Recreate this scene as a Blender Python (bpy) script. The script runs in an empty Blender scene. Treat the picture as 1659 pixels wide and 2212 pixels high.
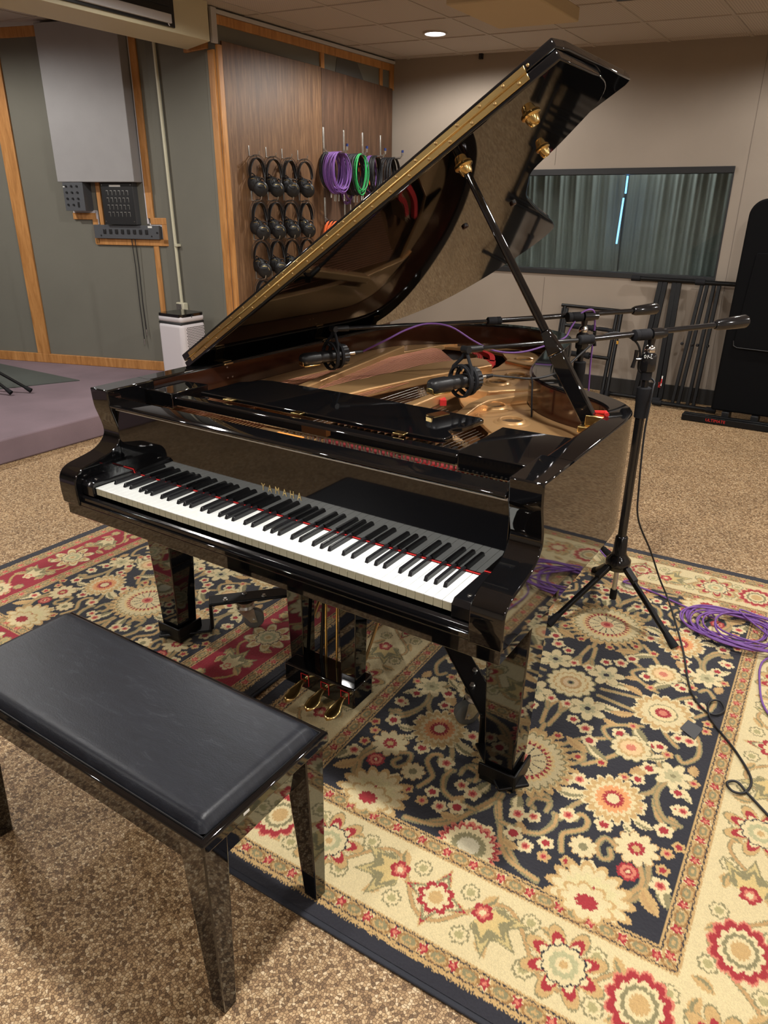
import bpy, math, random
import numpy as np
from mathutils import Vector, Matrix
random.seed(7)
S = bpy.context.scene
COL = S.collection
PI = math.pi

# ------------------------------------------------------------------ camera
FPX = 1559.4
cam = bpy.data.cameras.new('camera'); co = bpy.data.objects.new('camera', cam); COL.objects.link(co)
cam.sensor_fit = 'VERTICAL'; cam.sensor_height = 24.0; cam.lens = FPX / 2212 * 24.0
cam.clip_start = 0.05; cam.clip_end = 60
CAM = Vector((1.8485, -1.2293, 1.4865)); yaw, pitch, roll = .5784, .4027, -.0085
fw = Vector((-math.sin(yaw) * math.cos(pitch), math.cos(yaw) * math.cos(pitch), -math.sin(pitch)))
rt = Vector((math.cos(yaw), math.sin(yaw), 0)); dn = fw.cross(rt)
r2 = rt * math.cos(roll) + dn * math.sin(roll); d2 = -rt * math.sin(roll) + dn * math.cos(roll)
co.matrix_world = Matrix(((r2.x, -d2.x, -fw.x, CAM.x), (r2.y, -d2.y, -fw.y, CAM.y), (r2.z, -d2.z, -fw.z, CAM.z), (0, 0, 0, 1)))
S.camera = co

# ------------------------------------------------------------------ world, exposure
S.view_settings.view_transform = 'Standard'; S.view_settings.look = 'None'
S.view_settings.gamma = 1.0; S.view_settings.use_curve_mapping = False
S.view_settings.exposure = 0.55
w = bpy.data.worlds.new('world'); S.world = w; w.use_nodes = True
w.node_tree.nodes['Background'].inputs[0].default_value = (.8, .85, 1, 1)
w.node_tree.nodes['Background'].inputs[1].default_value = 0.05

def ceil_z(x): return 2.67 - .032 * (x + 2.245)
# downlights of the room: a regular grid in the tiled ceiling (x, y, watts)
LAMPS = [(-1.246, 4.136, 62), (1.45, 4.1, 40), (3.9, 4.1, 40), (-1.246, 1.95, 50), (1.9, 1.55, 66), (4.0, 1.7, 62),
         (1.25, -.10, 95), (-1.3, -.2, 50), (3.9, -.5, 40), (1.2, -2.4, 32), (-1.3, -2.5, 50), (3.8, -2.6, 50),
         (-3.9, 1.2, 70), (-4.2, -1.2, 50)]
for i, (lx, ly, pw) in enumerate(LAMPS):
    l = bpy.data.lights.new('downlight_lamp', 'SPOT'); l.energy = pw * 1.35; l.color = (1.0, .965, .915)
    l.spot_size = math.radians(172); l.spot_blend = .35; l.shadow_soft_size = .055
    o = bpy.data.objects.new('downlight_lamp', l); COL.objects.link(o); o.location = (lx, ly, ceil_z(lx) - .02)

# ------------------------------------------------------------------ materials
def srgb(r, g, b):
    f = lambda c: c / 12.92 if c <= .04045 else ((c + .055) / 1.055) ** 2.4
    return (f(r / 255), f(g / 255), f(b / 255), 1)
def mat(name, col, rough=.5, metal=0, ior=1.5, bump=0, bscale=200, var=0, vscale=8, emit=None, estr=0, coat=0, aniso=0):
    m = bpy.data.materials.new(name); m.use_nodes = True; nt = m.node_tree; n = nt.nodes; L = nt.links
    b = n['Principled BSDF']; b.inputs['Base Color'].default_value = col if len(col) == 4 else (*col, 1)
    b.inputs['Roughness'].default_value = rough; b.inputs['Metallic'].default_value = metal; b.inputs['IOR'].default_value = ior
    b.inputs['Coat Weight'].default_value = coat
    tc = n.new('ShaderNodeTexCoord')
    if bump:
        t = n.new('ShaderNodeTexNoise'); t.inputs['Scale'].default_value = bscale; t.inputs['Detail'].default_value = 3
        L.new(tc.outputs['Object'], t.inputs['Vector'])
        k = n.new('ShaderNodeBump'); k.inputs['Strength'].default_value = bump; k.inputs['Distance'].default_value = .002
        L.new(t.outputs['Fac'], k.inputs['Height']); L.new(k.outputs['Normal'], b.inputs['Normal'])
    if var:
        t = n.new('ShaderNodeTexNoise'); t.inputs['Scale'].default_value = vscale; t.inputs['Detail'].default_value = 4
        L.new(tc.outputs['Object'], t.inputs['Vector'])
        mr = n.new('ShaderNodeMapRange'); mr.inputs[1].default_value = .3; mr.inputs[2].default_value = .7
        mr.inputs[3].default_value = 1 - var; mr.inputs[4].default_value = 1 + var
        L.new(t.outputs['Fac'], mr.inputs[0])
        mx = n.new('ShaderNodeVectorMath'); mx.operation = 'SCALE'; mx.inputs[0].default_value = col[:3]
        L.new(mr.outputs[0], mx.inputs['Scale']); L.new(mx.outputs[0], b.inputs['Base Color'])
    if emit:
        b.inputs['Emission Color'].default_value = emit; b.inputs['Emission Strength'].default_value = estr
    return m
M = {}
M['lacquer'] = mat('black_lacquer', (.0035, .0035, .004), .035, ior=1.75)
M['lacquer_soft'] = mat('black_lacquer_worn', (.006, .006, .007), .12, ior=1.6, bump=.05, bscale=60)
M['satin'] = mat('black_satin', (.006, .006, .007), .45)
M['blackplastic'] = mat('black_plastic', (.008, .008, .009), .42, bump=.15, bscale=300)
M['rubber'] = mat('black_rubber', (.011, .011, .013), .75, ior=1.3, bump=.3, bscale=400)
M['powder'] = mat('black_powder_coat', (.0045, .0045, .005), .36, ior=1.33, bump=.15, bscale=600)
M['glossblack'] = mat('black_gloss_tube', (.008, .008, .009), .13, ior=1.6)
M['fabricblack'] = mat('black_fabric', (.0055, .0055, .006), .95, ior=1.15, bump=.4, bscale=500)
M['ivory'] = mat('white_key', srgb(240, 243, 240), .22, ior=1.5)
M['ivoryfront'] = mat('key_front', srgb(205, 203, 178), .4)
M['ebony'] = mat('black_key', (.012, .012, .014), .22, ior=1.5)
M['felt'] = mat('red_felt', srgb(190, 35, 32), .95, bump=.5, bscale=800)
M['brass'] = mat('brass', (.83, .60, .25), .22, 1, bump=.05, bscale=90)
M['brassdull'] = mat('aged_brass', (.46, .31, .14), .32, 1, bump=.1, bscale=60)
M['gold'] = mat('gold_lacquered_iron', (.64, .38, .17), .30, .62, bump=.10, bscale=90)
M['holeshade'] = mat('plate_hole_shade', (.035, .020, .010), .5)  # dark brown painted in for the shade inside the plate holes
M['copper'] = mat('copper_winding', (.55, .25, .16), .35, 1)
M['steel'] = mat('steel', (.62, .61, .58), .25, 1)
M['orangefelt'] = mat('orange_wood_block', srgb(222, 140, 66), .5)
M['darkfelt'] = mat('dark_red_felt', srgb(110, 22, 24), .95)
M['nickel'] = mat('nickel_hinge', (.80, .80, .78), .45, .5)
M['chrome'] = mat('chrome', (.75, .75, .76), .12, 1)
M['zinc'] = mat('zinc_plated', (.60, .60, .58), .33, 1, var=.15, vscale=60)
M['soundboard'] = mat('spruce_soundboard', srgb(104, 70, 42), .35, var=.15, vscale=30)
M['innerrim'] = mat('brown_veneer', (.030, .010, .005), .12, ior=1.55, var=.2, vscale=12)
M['bridge'] = mat('maple_bridge', srgb(150, 120, 85), .5)
M['goldleaf'] = mat('gold_inlay', (.75, .58, .26), .35, 1)
M['whiteplastic'] = mat('white_plastic', srgb(205, 200, 204), .38)
M['creampaint'] = mat('cream_paint', srgb(205, 196, 165), .55, bump=.05)
M['conduit'] = mat('cream_conduit', srgb(200, 195, 170), .45)
M['greycover'] = mat('grey_painted_board', srgb(150, 148, 148), .6, bump=.08, bscale=90, var=.03)
M['panelgrey'] = mat('grey_steel_panel', srgb(78, 80, 84), .42, bump=.05)
M['panelblack'] = mat('black_steel_panel', (.012, .012, .013), .4)
M['purple'] = mat('purple_cable', srgb(120, 78, 152), .5)
M['green'] = mat('green_cable', srgb(46, 165, 88), .5)
M['orange'] = mat('orange_cable', srgb(226, 106, 46), .55)
M['cable'] = mat('black_cable', (.012, .012, .014), .5)
M['glove_white'] = mat('white_label', srgb(225, 225, 220), .6)
M['redprint'] = mat('red_print', srgb(190, 30, 28), .6)
M['yellow'] = mat('yellow_tape', srgb(205, 150, 45), .6)
M['blue'] = mat('blue_tip', srgb(25, 45, 100), .4)
M['silverbar'] = mat('brushed_aluminium', (.62, .62, .64), .45, .35)
M['greyplastic'] = mat('grey_wheel', srgb(96, 98, 96), .5)
M['goldarc'] = mat('gold_ring_print', (.70, .52, .18), .35, .8)
M['led'] = mat('blue_light_strip', (.1, .3, .9), .4, emit=(.12, .42, 1, 1), estr=3.2)
M['lens'] = mat('lamp_lens', (.9, .9, .9), .4, emit=(.92, .95, 1, 1), estr=6)
M['blacktrim'] = mat('black_window_frame', (.010, .010, .011), .5)
M['baseblack'] = mat('black_rubber_base', (.014, .013, .012), .55)
M['curtain'] = mat('grey_green_curtain', srgb(112, 120, 115), .9, bump=.2, bscale=250, var=.06, vscale=5)

def node_mat(name):
    m = bpy.data.materials.new(name); m.use_nodes = True
    return m, m.node_tree.nodes, m.node_tree.links, m.node_tree.nodes['Principled BSDF']
def ramp(n, stops, interp='LINEAR'):
    r = n.new('ShaderNodeValToRGB'); e = r.color_ramp; e.interpolation = interp
    while len(e.elements) < len(stops): e.elements.new(.5)
    for i, (p, c) in enumerate(stops): e.elements[i].position = p; e.elements[i].color = c
    return r
# cork chip floor
m, n, L, b = node_mat('cork_chip_floor'); M['floor'] = m
tc = n.new('ShaderNodeTexCoord'); nz = n.new('ShaderNodeTexNoise'); nz.inputs['Scale'].default_value = 120
L.new(tc.outputs['Object'], nz.inputs['Vector'])
ad = n.new('ShaderNodeVectorMath'); ad.operation = 'MULTIPLY_ADD'; ad.inputs[1].default_value = (.0035, .0035, 0)
L.new(nz.outputs['Color'], ad.inputs[0]); L.new(tc.outputs['Object'], ad.inputs[2])
v = n.new('ShaderNodeTexVoronoi'); v.voronoi_dimensions = '2D'; v.inputs['Scale'].default_value = 155; L.new(ad.outputs[0], v.inputs['Vector'])
v2 = n.new('ShaderNodeTexVoronoi'); v2.voronoi_dimensions = '2D'; v2.feature = 'DISTANCE_TO_EDGE'; v2.inputs['Scale'].default_value = 155; L.new(ad.outputs[0], v2.inputs['Vector'])
sp = n.new('ShaderNodeSeparateColor'); L.new(v.outputs['Color'], sp.inputs[0])
r = ramp(n, [(0, srgb(112, 86, 58)), (.25, srgb(152, 120, 84)), (.55, srgb(188, 155, 113)), (.85, srgb(210, 180, 138)), (1, srgb(230, 206, 168))]); L.new(sp.outputs[0], r.inputs[0])
r2_ = ramp(n, [(0, (.22, .18, .14, 1)), (.06, (.55, .5, .45, 1)), (.16, (1, 1, 1, 1))]); L.new(v2.outputs['Distance'], r2_.inputs[0])
mx = n.new('ShaderNodeMix'); mx.data_type = 'RGBA'; mx.blend_type = 'MULTIPLY'; mx.inputs[0].default_value = 1
L.new(r.outputs[0], mx.inputs[6]); L.new(r2_.outputs[0], mx.inputs[7])
big = n.new('ShaderNodeTexNoise'); big.inputs['Scale'].default_value = 3; big.inputs['Detail'].default_value = 5; L.new(tc.outputs['Object'], big.inputs['Vector'])
rb = ramp(n, [(.3, (.82, .82, .82, 1)), (.7, (1, 1, 1, 1))]); L.new(big.outputs[0], rb.inputs[0])
mx2 = n.new('ShaderNodeMix'); mx2.data_type = 'RGBA'; mx2.blend_type = 'MULTIPLY'; mx2.inputs[0].default_value = 1
L.new(mx.outputs[2], mx2.inputs[6]); L.new(rb.outputs[0], mx2.inputs[7]); L.new(mx2.outputs[2], b.inputs['Base Color'])
b.inputs['Roughness'].default_value = .62
bp = n.new('ShaderNodeBump'); bp.inputs['Strength'].default_value = .25; bp.inputs['Distance'].default_value = .001
L.new(r2_.outputs[0], bp.inputs['Height']); L.new(bp.outputs[0], b.inputs['Normal'])

def wood_mat(name, cdark, cmid, clight, scale=(9, 9, .6), rough=.45, wave=6):
    m, n, L, b = node_mat(name)
    tc = n.new('ShaderNodeTexCoord'); mp = n.new('ShaderNodeMapping'); mp.inputs['Scale'].default_value = scale
    L.new(tc.outputs['Object'], mp.inputs[0])
    a = n.new('ShaderNodeTexNoise'); a.inputs['Scale'].default_value = wave; a.inputs['Detail'].default_value = 8; a.inputs['Roughness'].default_value = .65
    a.inputs['Distortion'].default_value = .6; L.new(mp.outputs[0], a.inputs['Vector'])
    r = ramp(n, [(.28, cdark), (.5, cmid), (.72, clight)]); L.new(a.outputs[0], r.inputs[0]); L.new(r.outputs[0], b.inputs['Base Color'])
    b.inputs['Roughness'].default_value = rough
    return m
M['plywood'] = wood_mat('oak_plywood', srgb(74, 50, 32), srgb(106, 76, 50), srgb(136, 102, 70), (7, 7, .55), .5, 7)
M['pine'] = wood_mat('orange_pine', srgb(150, 100, 52), srgb(182, 128, 72), srgb(204, 150, 92), (10, 10, 1.2), .45, 3)
# wall fabrics
def fabric(name, col, sc=420, var=.05):
    m = mat(name, col, .92, bump=.5, bscale=sc, var=var, vscale=2.2); return m
M['wallgrey'] = fabric('grey_green_wall_fabric', srgb(112, 110, 100))
M['wallbeige'] = fabric('beige_wall_fabric', srgb(148, 136, 123))
M['stage'] = fabric('mauve_carpet', srgb(128, 110, 117), 260, .14)
M['mat'] = fabric('grey_green_rug', srgb(78, 82, 78), 260, .12)
M['panelcream'] = fabric('cream_acoustic_cloth', srgb(196, 176, 142), 300, .02)
# perforated ceiling tiles
m, n, L, b = node_mat('perforated_ceiling_tile'); M['ceiling'] = m
tc = n.new('ShaderNodeTexCoord'); v = n.new('ShaderNodeTexVoronoi'); v.voronoi_dimensions = '2D'; v.inputs['Scale'].default_value = 62; v.inputs['Randomness'].default_value = .0
L.new(tc.outputs['Object'], v.inputs['Vector'])
r = ramp(n, [(.16, srgb(128, 120, 112)), (.26, srgb(192, 182, 172))]); L.new(v.outputs['Distance'], r.inputs[0]); L.new(r.outputs[0], b.inputs['Base Color'])
b.inputs['Roughness'].default_value = .8
M['tilegrid'] = mat('ceiling_grid', srgb(180, 170, 160), .6)
# bench leather
m, n, L, b = node_mat('black_leather'); M['leather'] = m
tc = n.new('ShaderNodeTexCoord')
mp = n.new('ShaderNodeMapping'); mp.inputs['Scale'].default_value = (9, 34, 1); mp.inputs['Rotation'].default_value = (0, 0, .35); L.new(tc.outputs['Object'], mp.inputs[0])
wv = n.new('ShaderNodeTexNoise'); wv.inputs['Scale'].default_value = 1.4; wv.inputs['Detail'].default_value = 9; wv.inputs['Roughness'].default_value = .7; wv.inputs['Distortion'].default_value = 1.2
L.new(mp.outputs[0], wv.inputs['Vector'])
r = ramp(n, [(.35, (.006, .0068, .0105, 1)), (.58, (.010, .0115, .017, 1)), (.63, (.016, .018, .024, 1)), (.66, (.026, .028, .034, 1)), (.68, (.013, .015, .021, 1))]); L.new(wv.outputs[0], r.inputs[0]); L.new(r.outputs[0], b.inputs['Base Color'])
b.inputs['Roughness'].default_value = .40; b.inputs['IOR'].default_value = 1.36
nz = n.new('ShaderNodeTexNoise'); nz.inputs['Scale'].default_value = 320; L.new(tc.outputs['Object'], nz.inputs['Vector'])
bp = n.new('ShaderNodeBump'); bp.inputs['Strength'].default_value = .25; bp.inputs['Distance'].default_value = .001
L.new(nz.outputs[0], bp.inputs['Height']); bp2 = n.new('ShaderNodeBump'); bp2.inputs['Strength'].default_value = .12; bp2.inputs['Distance'].default_value = .003
L.new(wv.outputs[0], bp2.inputs['Height']); L.new(bp.outputs[0], bp2.inputs['Normal']); L.new(bp2.outputs[0], b.inputs['Normal'])
# glass
m, n, L, b = node_mat('window_glass'); M['glass'] = m
b.inputs['Transmission Weight'].default_value = 1; b.inputs['Roughness'].default_value = .0; b.inputs['IOR'].default_value = 1.45
b.inputs['Base Color'].default_value = (.90, .95, .94, 1)
# rug: woven pattern stored per vertex
m, n, L, b = node_mat('woven_wool_rug'); M['rug'] = m
at = n.new('ShaderNodeAttribute'); at.attribute_name = 'weave'
tc = n.new('ShaderNodeTexCoord'); nz = n.new('ShaderNodeTexNoise'); nz.inputs['Scale'].default_value = 700; L.new(tc.outputs['Object'], nz.inputs['Vector'])
mr = n.new('ShaderNodeMapRange'); mr.inputs[1].default_value = .3; mr.inputs[2].default_value = .7; mr.inputs[3].default_value = .82; mr.inputs[4].default_value = 1.12; L.new(nz.outputs[0], mr.inputs[0])
vm = n.new('ShaderNodeVectorMath'); vm.operation = 'SCALE'; L.new(at.outputs['Color'], vm.inputs[0]); L.new(mr.outputs[0], vm.inputs['Scale']); L.new(vm.outputs[0], b.inputs['Base Color'])
b.inputs['Roughness'].default_value = .95; b.inputs['Sheen Weight'].default_value = .15
bp = n.new('ShaderNodeBump'); bp.inputs['Strength'].default_value = .5; bp.inputs['Distance'].default_value = .002; L.new(nz.outputs[0], bp.inputs['Height']); L.new(bp.outputs[0], b.inputs['Normal'])
M['rugedge'] = fabric('navy_rug_binding', srgb(48, 50, 58), 500, .08)

# ------------------------------------------------------------------ mesh builder
def frame(d):
    d = Vector(d).normalized(); a = Vector((0, 0, 1)) if abs(d.z) < .9 else Vector((1, 0, 0))
    u = d.cross(a).normalized(); return u, d.cross(u).normalized()
class MB:
    def __init__(s): s.v = []; s.f = []
    def add(s, vs, fs):
        k = len(s.v); s.v += [tuple(p) for p in vs]; s.f += [tuple(i + k for i in f) for f in fs]; return s
    def box(s, a, b):
        x0, y0, z0 = a; x1, y1, z1 = b
        return s.hexa([(x0, y0), (x1, y0), (x1, y1), (x0, y1)], z0, z1)
    def hexa(s, poly, z0, z1, poly2=None):
        return s.prism([(p[0], p[1], z0) for p in poly], [(p[0], p[1], z1) for p in (poly2 or poly)])
    def prism(s, A, B):
        n = len(A)
        return s.add(list(A) + list(B), [tuple(range(n))[::-1], tuple(range(n, 2 * n))] + [(i, (i + 1) % n, n + (i + 1) % n, n + i) for i in range(n)])
    def obox(s, c, ax, ay, az):      # centre, half axes
        c, ax, ay, az = map(Vector, (c, ax, ay, az))
        A = [c - ax - ay - az, c + ax - ay - az, c + ax + ay - az, c - ax + ay - az]; B = [p + az * 2 for p in A]
        return s.prism(A, B)
    def cyl(s, a, b, r0, r1=None, n=14, cap=True):
        a, b = Vector(a), Vector(b); r1 = r0 if r1 is None else r1; u, w_ = frame(b - a)
        vs = []
        for p, r in ((a, r0), (b, r1)):
            for i in range(n):
                t = 2 * PI * i / n; vs.append(p + (u * math.cos(t) + w_ * math.sin(t)) * r)
        fs = [(i, (i + 1) % n, n + (i + 1) % n, n + i) for i in range(n)]
        if cap: fs += [tuple(range(n))[::-1], tuple(range(n, 2 * n))]
        return s.add(vs, fs)
    def tube(s, pts, r, n=8, closed=False, flat=None):
        pts = [Vector(p) for p in pts]; N = len(pts); vs = []; up = None
        for i, p in enumerate(pts):
            d = (pts[(i + 1) % N] - pts[i - 1]) if closed or 0 < i < N - 1 else (pts[1] - pts[0] if i == 0 else pts[-1] - pts[-2])
            if d.length < 1e-9: d = Vector((0, 0, 1))
            d.normalize()
            if up is None: up = frame(d)[0]
            up = (up - d * up.dot(d)); up = up.normalized() if up.length > 1e-6 else frame(d)[0]
            w_ = d.cross(up); rr = r(i / (N - 1)) if callable(r) else r
            for k in range(n):
                t = 2 * PI * k / n; vs.append(p + (up * math.cos(t) + w_ * math.sin(t) * (flat or 1)) * rr)
        fs = []
        for i in range(N if closed else N - 1):
            j = (i + 1) % N
            for k in range(n): fs.append((i * n + k, i * n + (k + 1) % n, j * n + (k + 1) % n, j * n + k))
        if not closed: fs += [tuple(range(n))[::-1], tuple(range((N - 1) * n, N * n))]
        return s.add(vs, fs)
    def lathe(s, c, axis, prof, n=24):   # prof: (distance along axis, radius)
        c = Vector(c); d = Vector(axis).normalized(); u, w_ = frame(d); vs = []
        for h, r in prof:
            for i in range(n):
                t = 2 * PI * i / n; vs.append(c + d * h + (u * math.cos(t) + w_ * math.sin(t)) * max(r, 1e-5))
        K = len(prof)
        fs = [(j * n + i, j * n + (i + 1) % n, (j + 1) * n + (i + 1) % n, (j + 1) * n + i) for j in range(K - 1) for i in range(n)]
        if prof[0] != prof[-1]: fs += [tuple(range(n))[::-1], tuple(range((K - 1) * n, K * n))]
        return s.add(vs, fs)
    def ball(s, c, r, n=14):
        return s.lathe(Vector(c) - Vector((0, 0, r)), (0, 0, 1), [(r - r * math.cos(PI * i / 10), r * math.sin(PI * i / 10)) for i in range(11)], n)
OFF = {}
def obj(name, mb, m, parent=None, bevel=0, smooth=35, seg=2):
    off = OFF.get(parent.name, Vector((0, 0, 0))) if parent else Vector((0, 0, 0))
    me = bpy.data.meshes.new(name); vs = [(p[0] - off.x, p[1] - off.y, p[2] - off.z) for p in mb.v]
    me.from_pydata(vs, [], mb.f); me.update()
    for p in me.polygons: p.use_smooth = True
    me.set_sharp_from_angle(angle=math.radians(smooth))
    mm = M[m] if isinstance(m, str) else m
    me.materials.append(mm)
    o = bpy.data.objects.new(name, me); COL.objects.link(o)
    if parent: o.parent = parent
    if bevel:
        k = o.modifiers.new('bevel', 'BEVEL'); k.width = bevel; k.segments = seg; k.limit_method = 'ANGLE'; k.angle_limit = math.radians(40)
    OFF[o.name] = off
    return o
def empty(name, loc=(0, 0, 0)):
    o = bpy.data.objects.new(name, None); COL.objects.link(o); o.location = loc; o.empty_display_size = .05
    OFF[o.name] = Vector(loc); return o
def tag(o, label=None, cat=None, group=None, kind=None):
    if label: o['label'] = label
    if cat: o['category'] = cat
    if group: o['group'] = group
    if kind: o['kind'] = kind
    return o
def struct(name, mb, m, bevel=0, label=None):
    o = obj(name, mb, m, None, bevel); o['kind'] = 'structure'
    return o
def copy_tree(o, parent=None):
    c = o.copy(); COL.objects.link(c)
    if parent: c.parent = parent
    for ch in list(o.children): copy_tree(ch, c)
    return c
def text_mesh(txt, size, depth=.0005, spacing=1.0):
    cu = bpy.data.curves.new('lettering', 'FONT'); cu.body = txt; cu.size = size; cu.extrude = depth; cu.space_character = spacing
    cu.align_x = 'CENTER'; cu.align_y = 'CENTER'
    o = bpy.data.objects.new('lettering', cu); me = bpy.data.meshes.new_from_object(o)
    bpy.data.objects.remove(o); return me
def put_text(name, txt, size, m, parent, c, xdir, ydir, spacing=1.0, sx=1.0, depth=.0006, bold=0):
    me = text_mesh(txt, size, depth, spacing); X = Vector(xdir).normalized(); Y = Vector(ydir).normalized(); Z = X.cross(Y)
    off = OFF.get(parent.name, Vector((0, 0, 0))); c = Vector(c)
    mb = MB(); mb.v = [tuple(c + X * v.co.x * sx + Y * v.co.y + Z * v.co.z) for v in me.vertices]; mb.f = [tuple(p.vertices) for p in me.polygons]
    return obj(name, mb, m, parent)
def smooth_pts(P, k=6, closed=False):
    P = [Vector(p) for p in P]; out = []; N = len(P)
    rng = range(N) if closed else range(N - 1)
    for i in rng:
        p0 = P[(i - 1) % N] if closed or i > 0 else P[0]; p1 = P[i]; p2 = P[(i + 1) % N]; p3 = P[(i + 2) % N] if closed or i < N - 2 else P[-1]
        for j in range(k):
            t = j / k; out.append(.5 * ((2 * p1) + (p2 - p0) * t + (2 * p0 - 5 * p1 + 4 * p2 - p3) * t * t + (3 * p1 - p0 - 3 * p2 + p3) * t ** 3))
    if not closed: out.append(P[-1])
    return out
def offset_poly(P, d):               # inward offset of an open/closed plan curve to its left
    out = []; N = len(P)
    for i in range(N):
        a = Vector(P[max(i - 1, 0)]); b = Vector(P[min(i + 1, N - 1)]); t = (b - a).to_2d().normalized(); out.append((P[i][0] - t.y * d, P[i][1] + t.x * d))
    return out

# ------------------------------------------------------------------ room shell
YB, YF, XL, XR = 5.05, -4.6, -7.0, 5.0
struct('floor', MB().box((XL, YF, -.1), (XR, YB + .15, 0)), 'floor')
# ceiling follows its slight fall to the right
cm = MB(); cm.prism([(XL - .1, YF - .1, ceil_z(XL - .1)), (XR + .1, YF - .1, ceil_z(XR + .1)), (XR + .1, YB + .1, ceil_z(XR + .1)), (XL - .1, YB + .1, ceil_z(XL - .1))],
                    [(XL - .1, YF - .1, 2.98), (XR + .1, YF - .1, 2.98), (XR + .1, YB + .1, 2.98), (XL - .1, YB + .1, 2.98)])
struct('ceiling', cm, 'ceiling')
g = MB()
for k in range(-9, 14):
    x = -2.03 + .555 * k
    if XL < x < XR: g.prism([(x - .011, YF, ceil_z(x) - .005), (x + .011, YF, ceil_z(x) - .005), (x + .011, YB, ceil_z(x) - .005), (x - .011, YB, ceil_z(x) - .005)], [(x - .011, YF, ceil_z(x) + .01), (x + .011, YF, ceil_z(x) + .01), (x + .011, YB, ceil_z(x) + .01), (x - .011, YB, ceil_z(x) + .01)])
for k in range(-13, 4):
    y = 3.15 + .595 * k
    g.prism([(XL, y - .011, ceil_z(XL) - .006), (XR, y - .011, ceil_z(XR) - .006), (XR, y + .011, ceil_z(XR) - .006), (XL, y + .011, ceil_z(XL) - .006)], [(XL, y - .011, ceil_z(XL) + .01), (XR, y - .011, ceil_z(XR) + .01), (XR, y + .011, ceil_z(XR) + .01), (XL, y + .011, ceil_z(XL) + .01)])
struct('trim_1', g, 'tilegrid')
def wallseg(a, b, z0=0, z1a=None, z1b=None, th=.1, side=1):
    a = Vector((*a, 0)); b = Vector((*b, 0)); t = (b - a).normalized(); nn = Vector((-t.y, t.x, 0)) * th * side
    za = ceil_z(a.x) if z1a is None else z1a; zb = ceil_z(b.x) if z1b is None else z1b
    A = [a + Vector((0, 0, z0)), b + Vector((0, 0, z0)), b + Vector((0, 0, zb)), a + Vector((0, 0, za))]
    return MB().prism(A, [p + nn for p in A])
V0, V1, V2 = (XL, 1.678), (-3.0, 2.961), (-2.2, 2.862)
struct('wall_left', wallseg(V0, V1), 'wallgrey')
struct('wall_left_return', wallseg(V1, V2), 'wallgrey')
struct('wall_left_side', wallseg(V2, (-2.2, YB)), 'wallgrey')
WX0, WX1, WZ0, WZ1 = -1.25, .785, .945, 1.765     # control room window
bw = MB(); bw.add([], [])
for (xa, xb, za, zb) in ((-2.2, WX0, 0, None), (WX1, XR, 0, None)):
    s_ = wallseg((xa, YB), (xb, YB), za); bw.add(s_.v, s_.f)
s_ = wallseg((WX0, YB), (WX1, YB), 0, WZ0, WZ0); bw.add(s_.v, s_.f)
s_ = wallseg((WX0, YB), (WX1, YB), WZ1); bw.add(s_.v, s_.f)
struct('wall_back', bw, 'wallbeige')
struct('wall_right', wallseg((XR, YB), (XR, YF)), 'wallbeige')
struct('wall_front', wallseg((XR, YF), (XL, YF)), 'wallbeige')
struct('wall_far_left', wallseg((XL, YF), (XL, 1.678)), 'wallgrey')
sm = MB()
for x in (-.60, .86, 2.1, 3.3):
    sm.box((x - .002, YB - .0015, .13 if not (WX0 < x < WX1) else WZ1 + .03), (x + .002, YB + .01, ceil_z(x) - .002))
sm.box((-.602, YB - .0015, .13), (-.598, YB + .01, WZ0 - .03))
struct('trim_2', sm, mat('fabric_seam', srgb(118, 108, 98), .9))
struct('baseboard_back', MB().box((-2.2, YB - .012, 0), (XR, YB, .125)), 'baseblack', .003)
# window with frame, glass and curtain behind
fr = MB()
fr.box((WX0, YB - .012, WZ1 - .045), (WX1, YB + .12, WZ1)); fr.box((WX0, YB - .012, WZ0), (WX1, YB + .12, WZ0 + .04))
fr.box((WX0, YB - .012, WZ0), (WX0 + .02, YB + .12, WZ1)); fr.box((WX1 - .012, YB - .004, WZ0), (WX1, YB + .12, WZ1))
wo = struct('window_1', fr, 'blacktrim', .002)
gl = obj('window_pane', MB().box((WX0 + .02, YB + .05, WZ0 + .04), (WX1 - .012, YB + .056, WZ1 - .045)), 'glass', wo)
def curtain(x0, x1, y, name, label, ph, lean=0):
    vs = []; N = 160
    for j, z in enumerate((.5, .9, 1.3, 1.7, 2.2)):
        for i in range(N + 1):
            t = i / N; x = x0 + (x1 - x0) * t + (lean * (z - .5) / 1.7 if t > .999 or t < .001 else lean * (z - .5) / 1.7)
            vs.append((x, y + .013 * math.sin(t * (x1 - x0) * 46 + ph + .3 * j) + .007 * math.sin(t * (x1 - x0) * 131 + ph * 2 + .2 * j), z))
    fs = [(j * (N + 1) + i, j * (N + 1) + i + 1, (j + 1) * (N + 1) + i + 1, (j + 1) * (N + 1) + i) for j in range(4) for i in range(N)]
    o = obj(name, MB().add(vs, fs), 'curtain', None, smooth=80); k = o.modifiers.new('solid', 'SOLIDIFY'); k.thickness = .003
    return tag(o, label, 'curtain', 'curtains behind the back window')
curtain(-1.5, -.05, YB + .30, 'curtain', 'grey green curtain behind the back window, left of the blue light strips', 0, -.06)
curtain(-.13, 1.2, YB + .36, 'curtain', 'grey green curtain behind the back window, right of the blue light strips', 1.3, 0)
struct('wall_control_room', MB().box((-1.7, YB + .8, 0), (1.4, YB + .9, 2.7)).box((-1.7, YB + .1, 0), (-1.6, YB + .8, 2.7)).box((1.3, YB + .1, 0), (1.4, YB + .8, 2.7)).box((-1.7, YB + .1, 2.6), (1.4, YB + .9, 2.7)), 'wallgrey')
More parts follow.
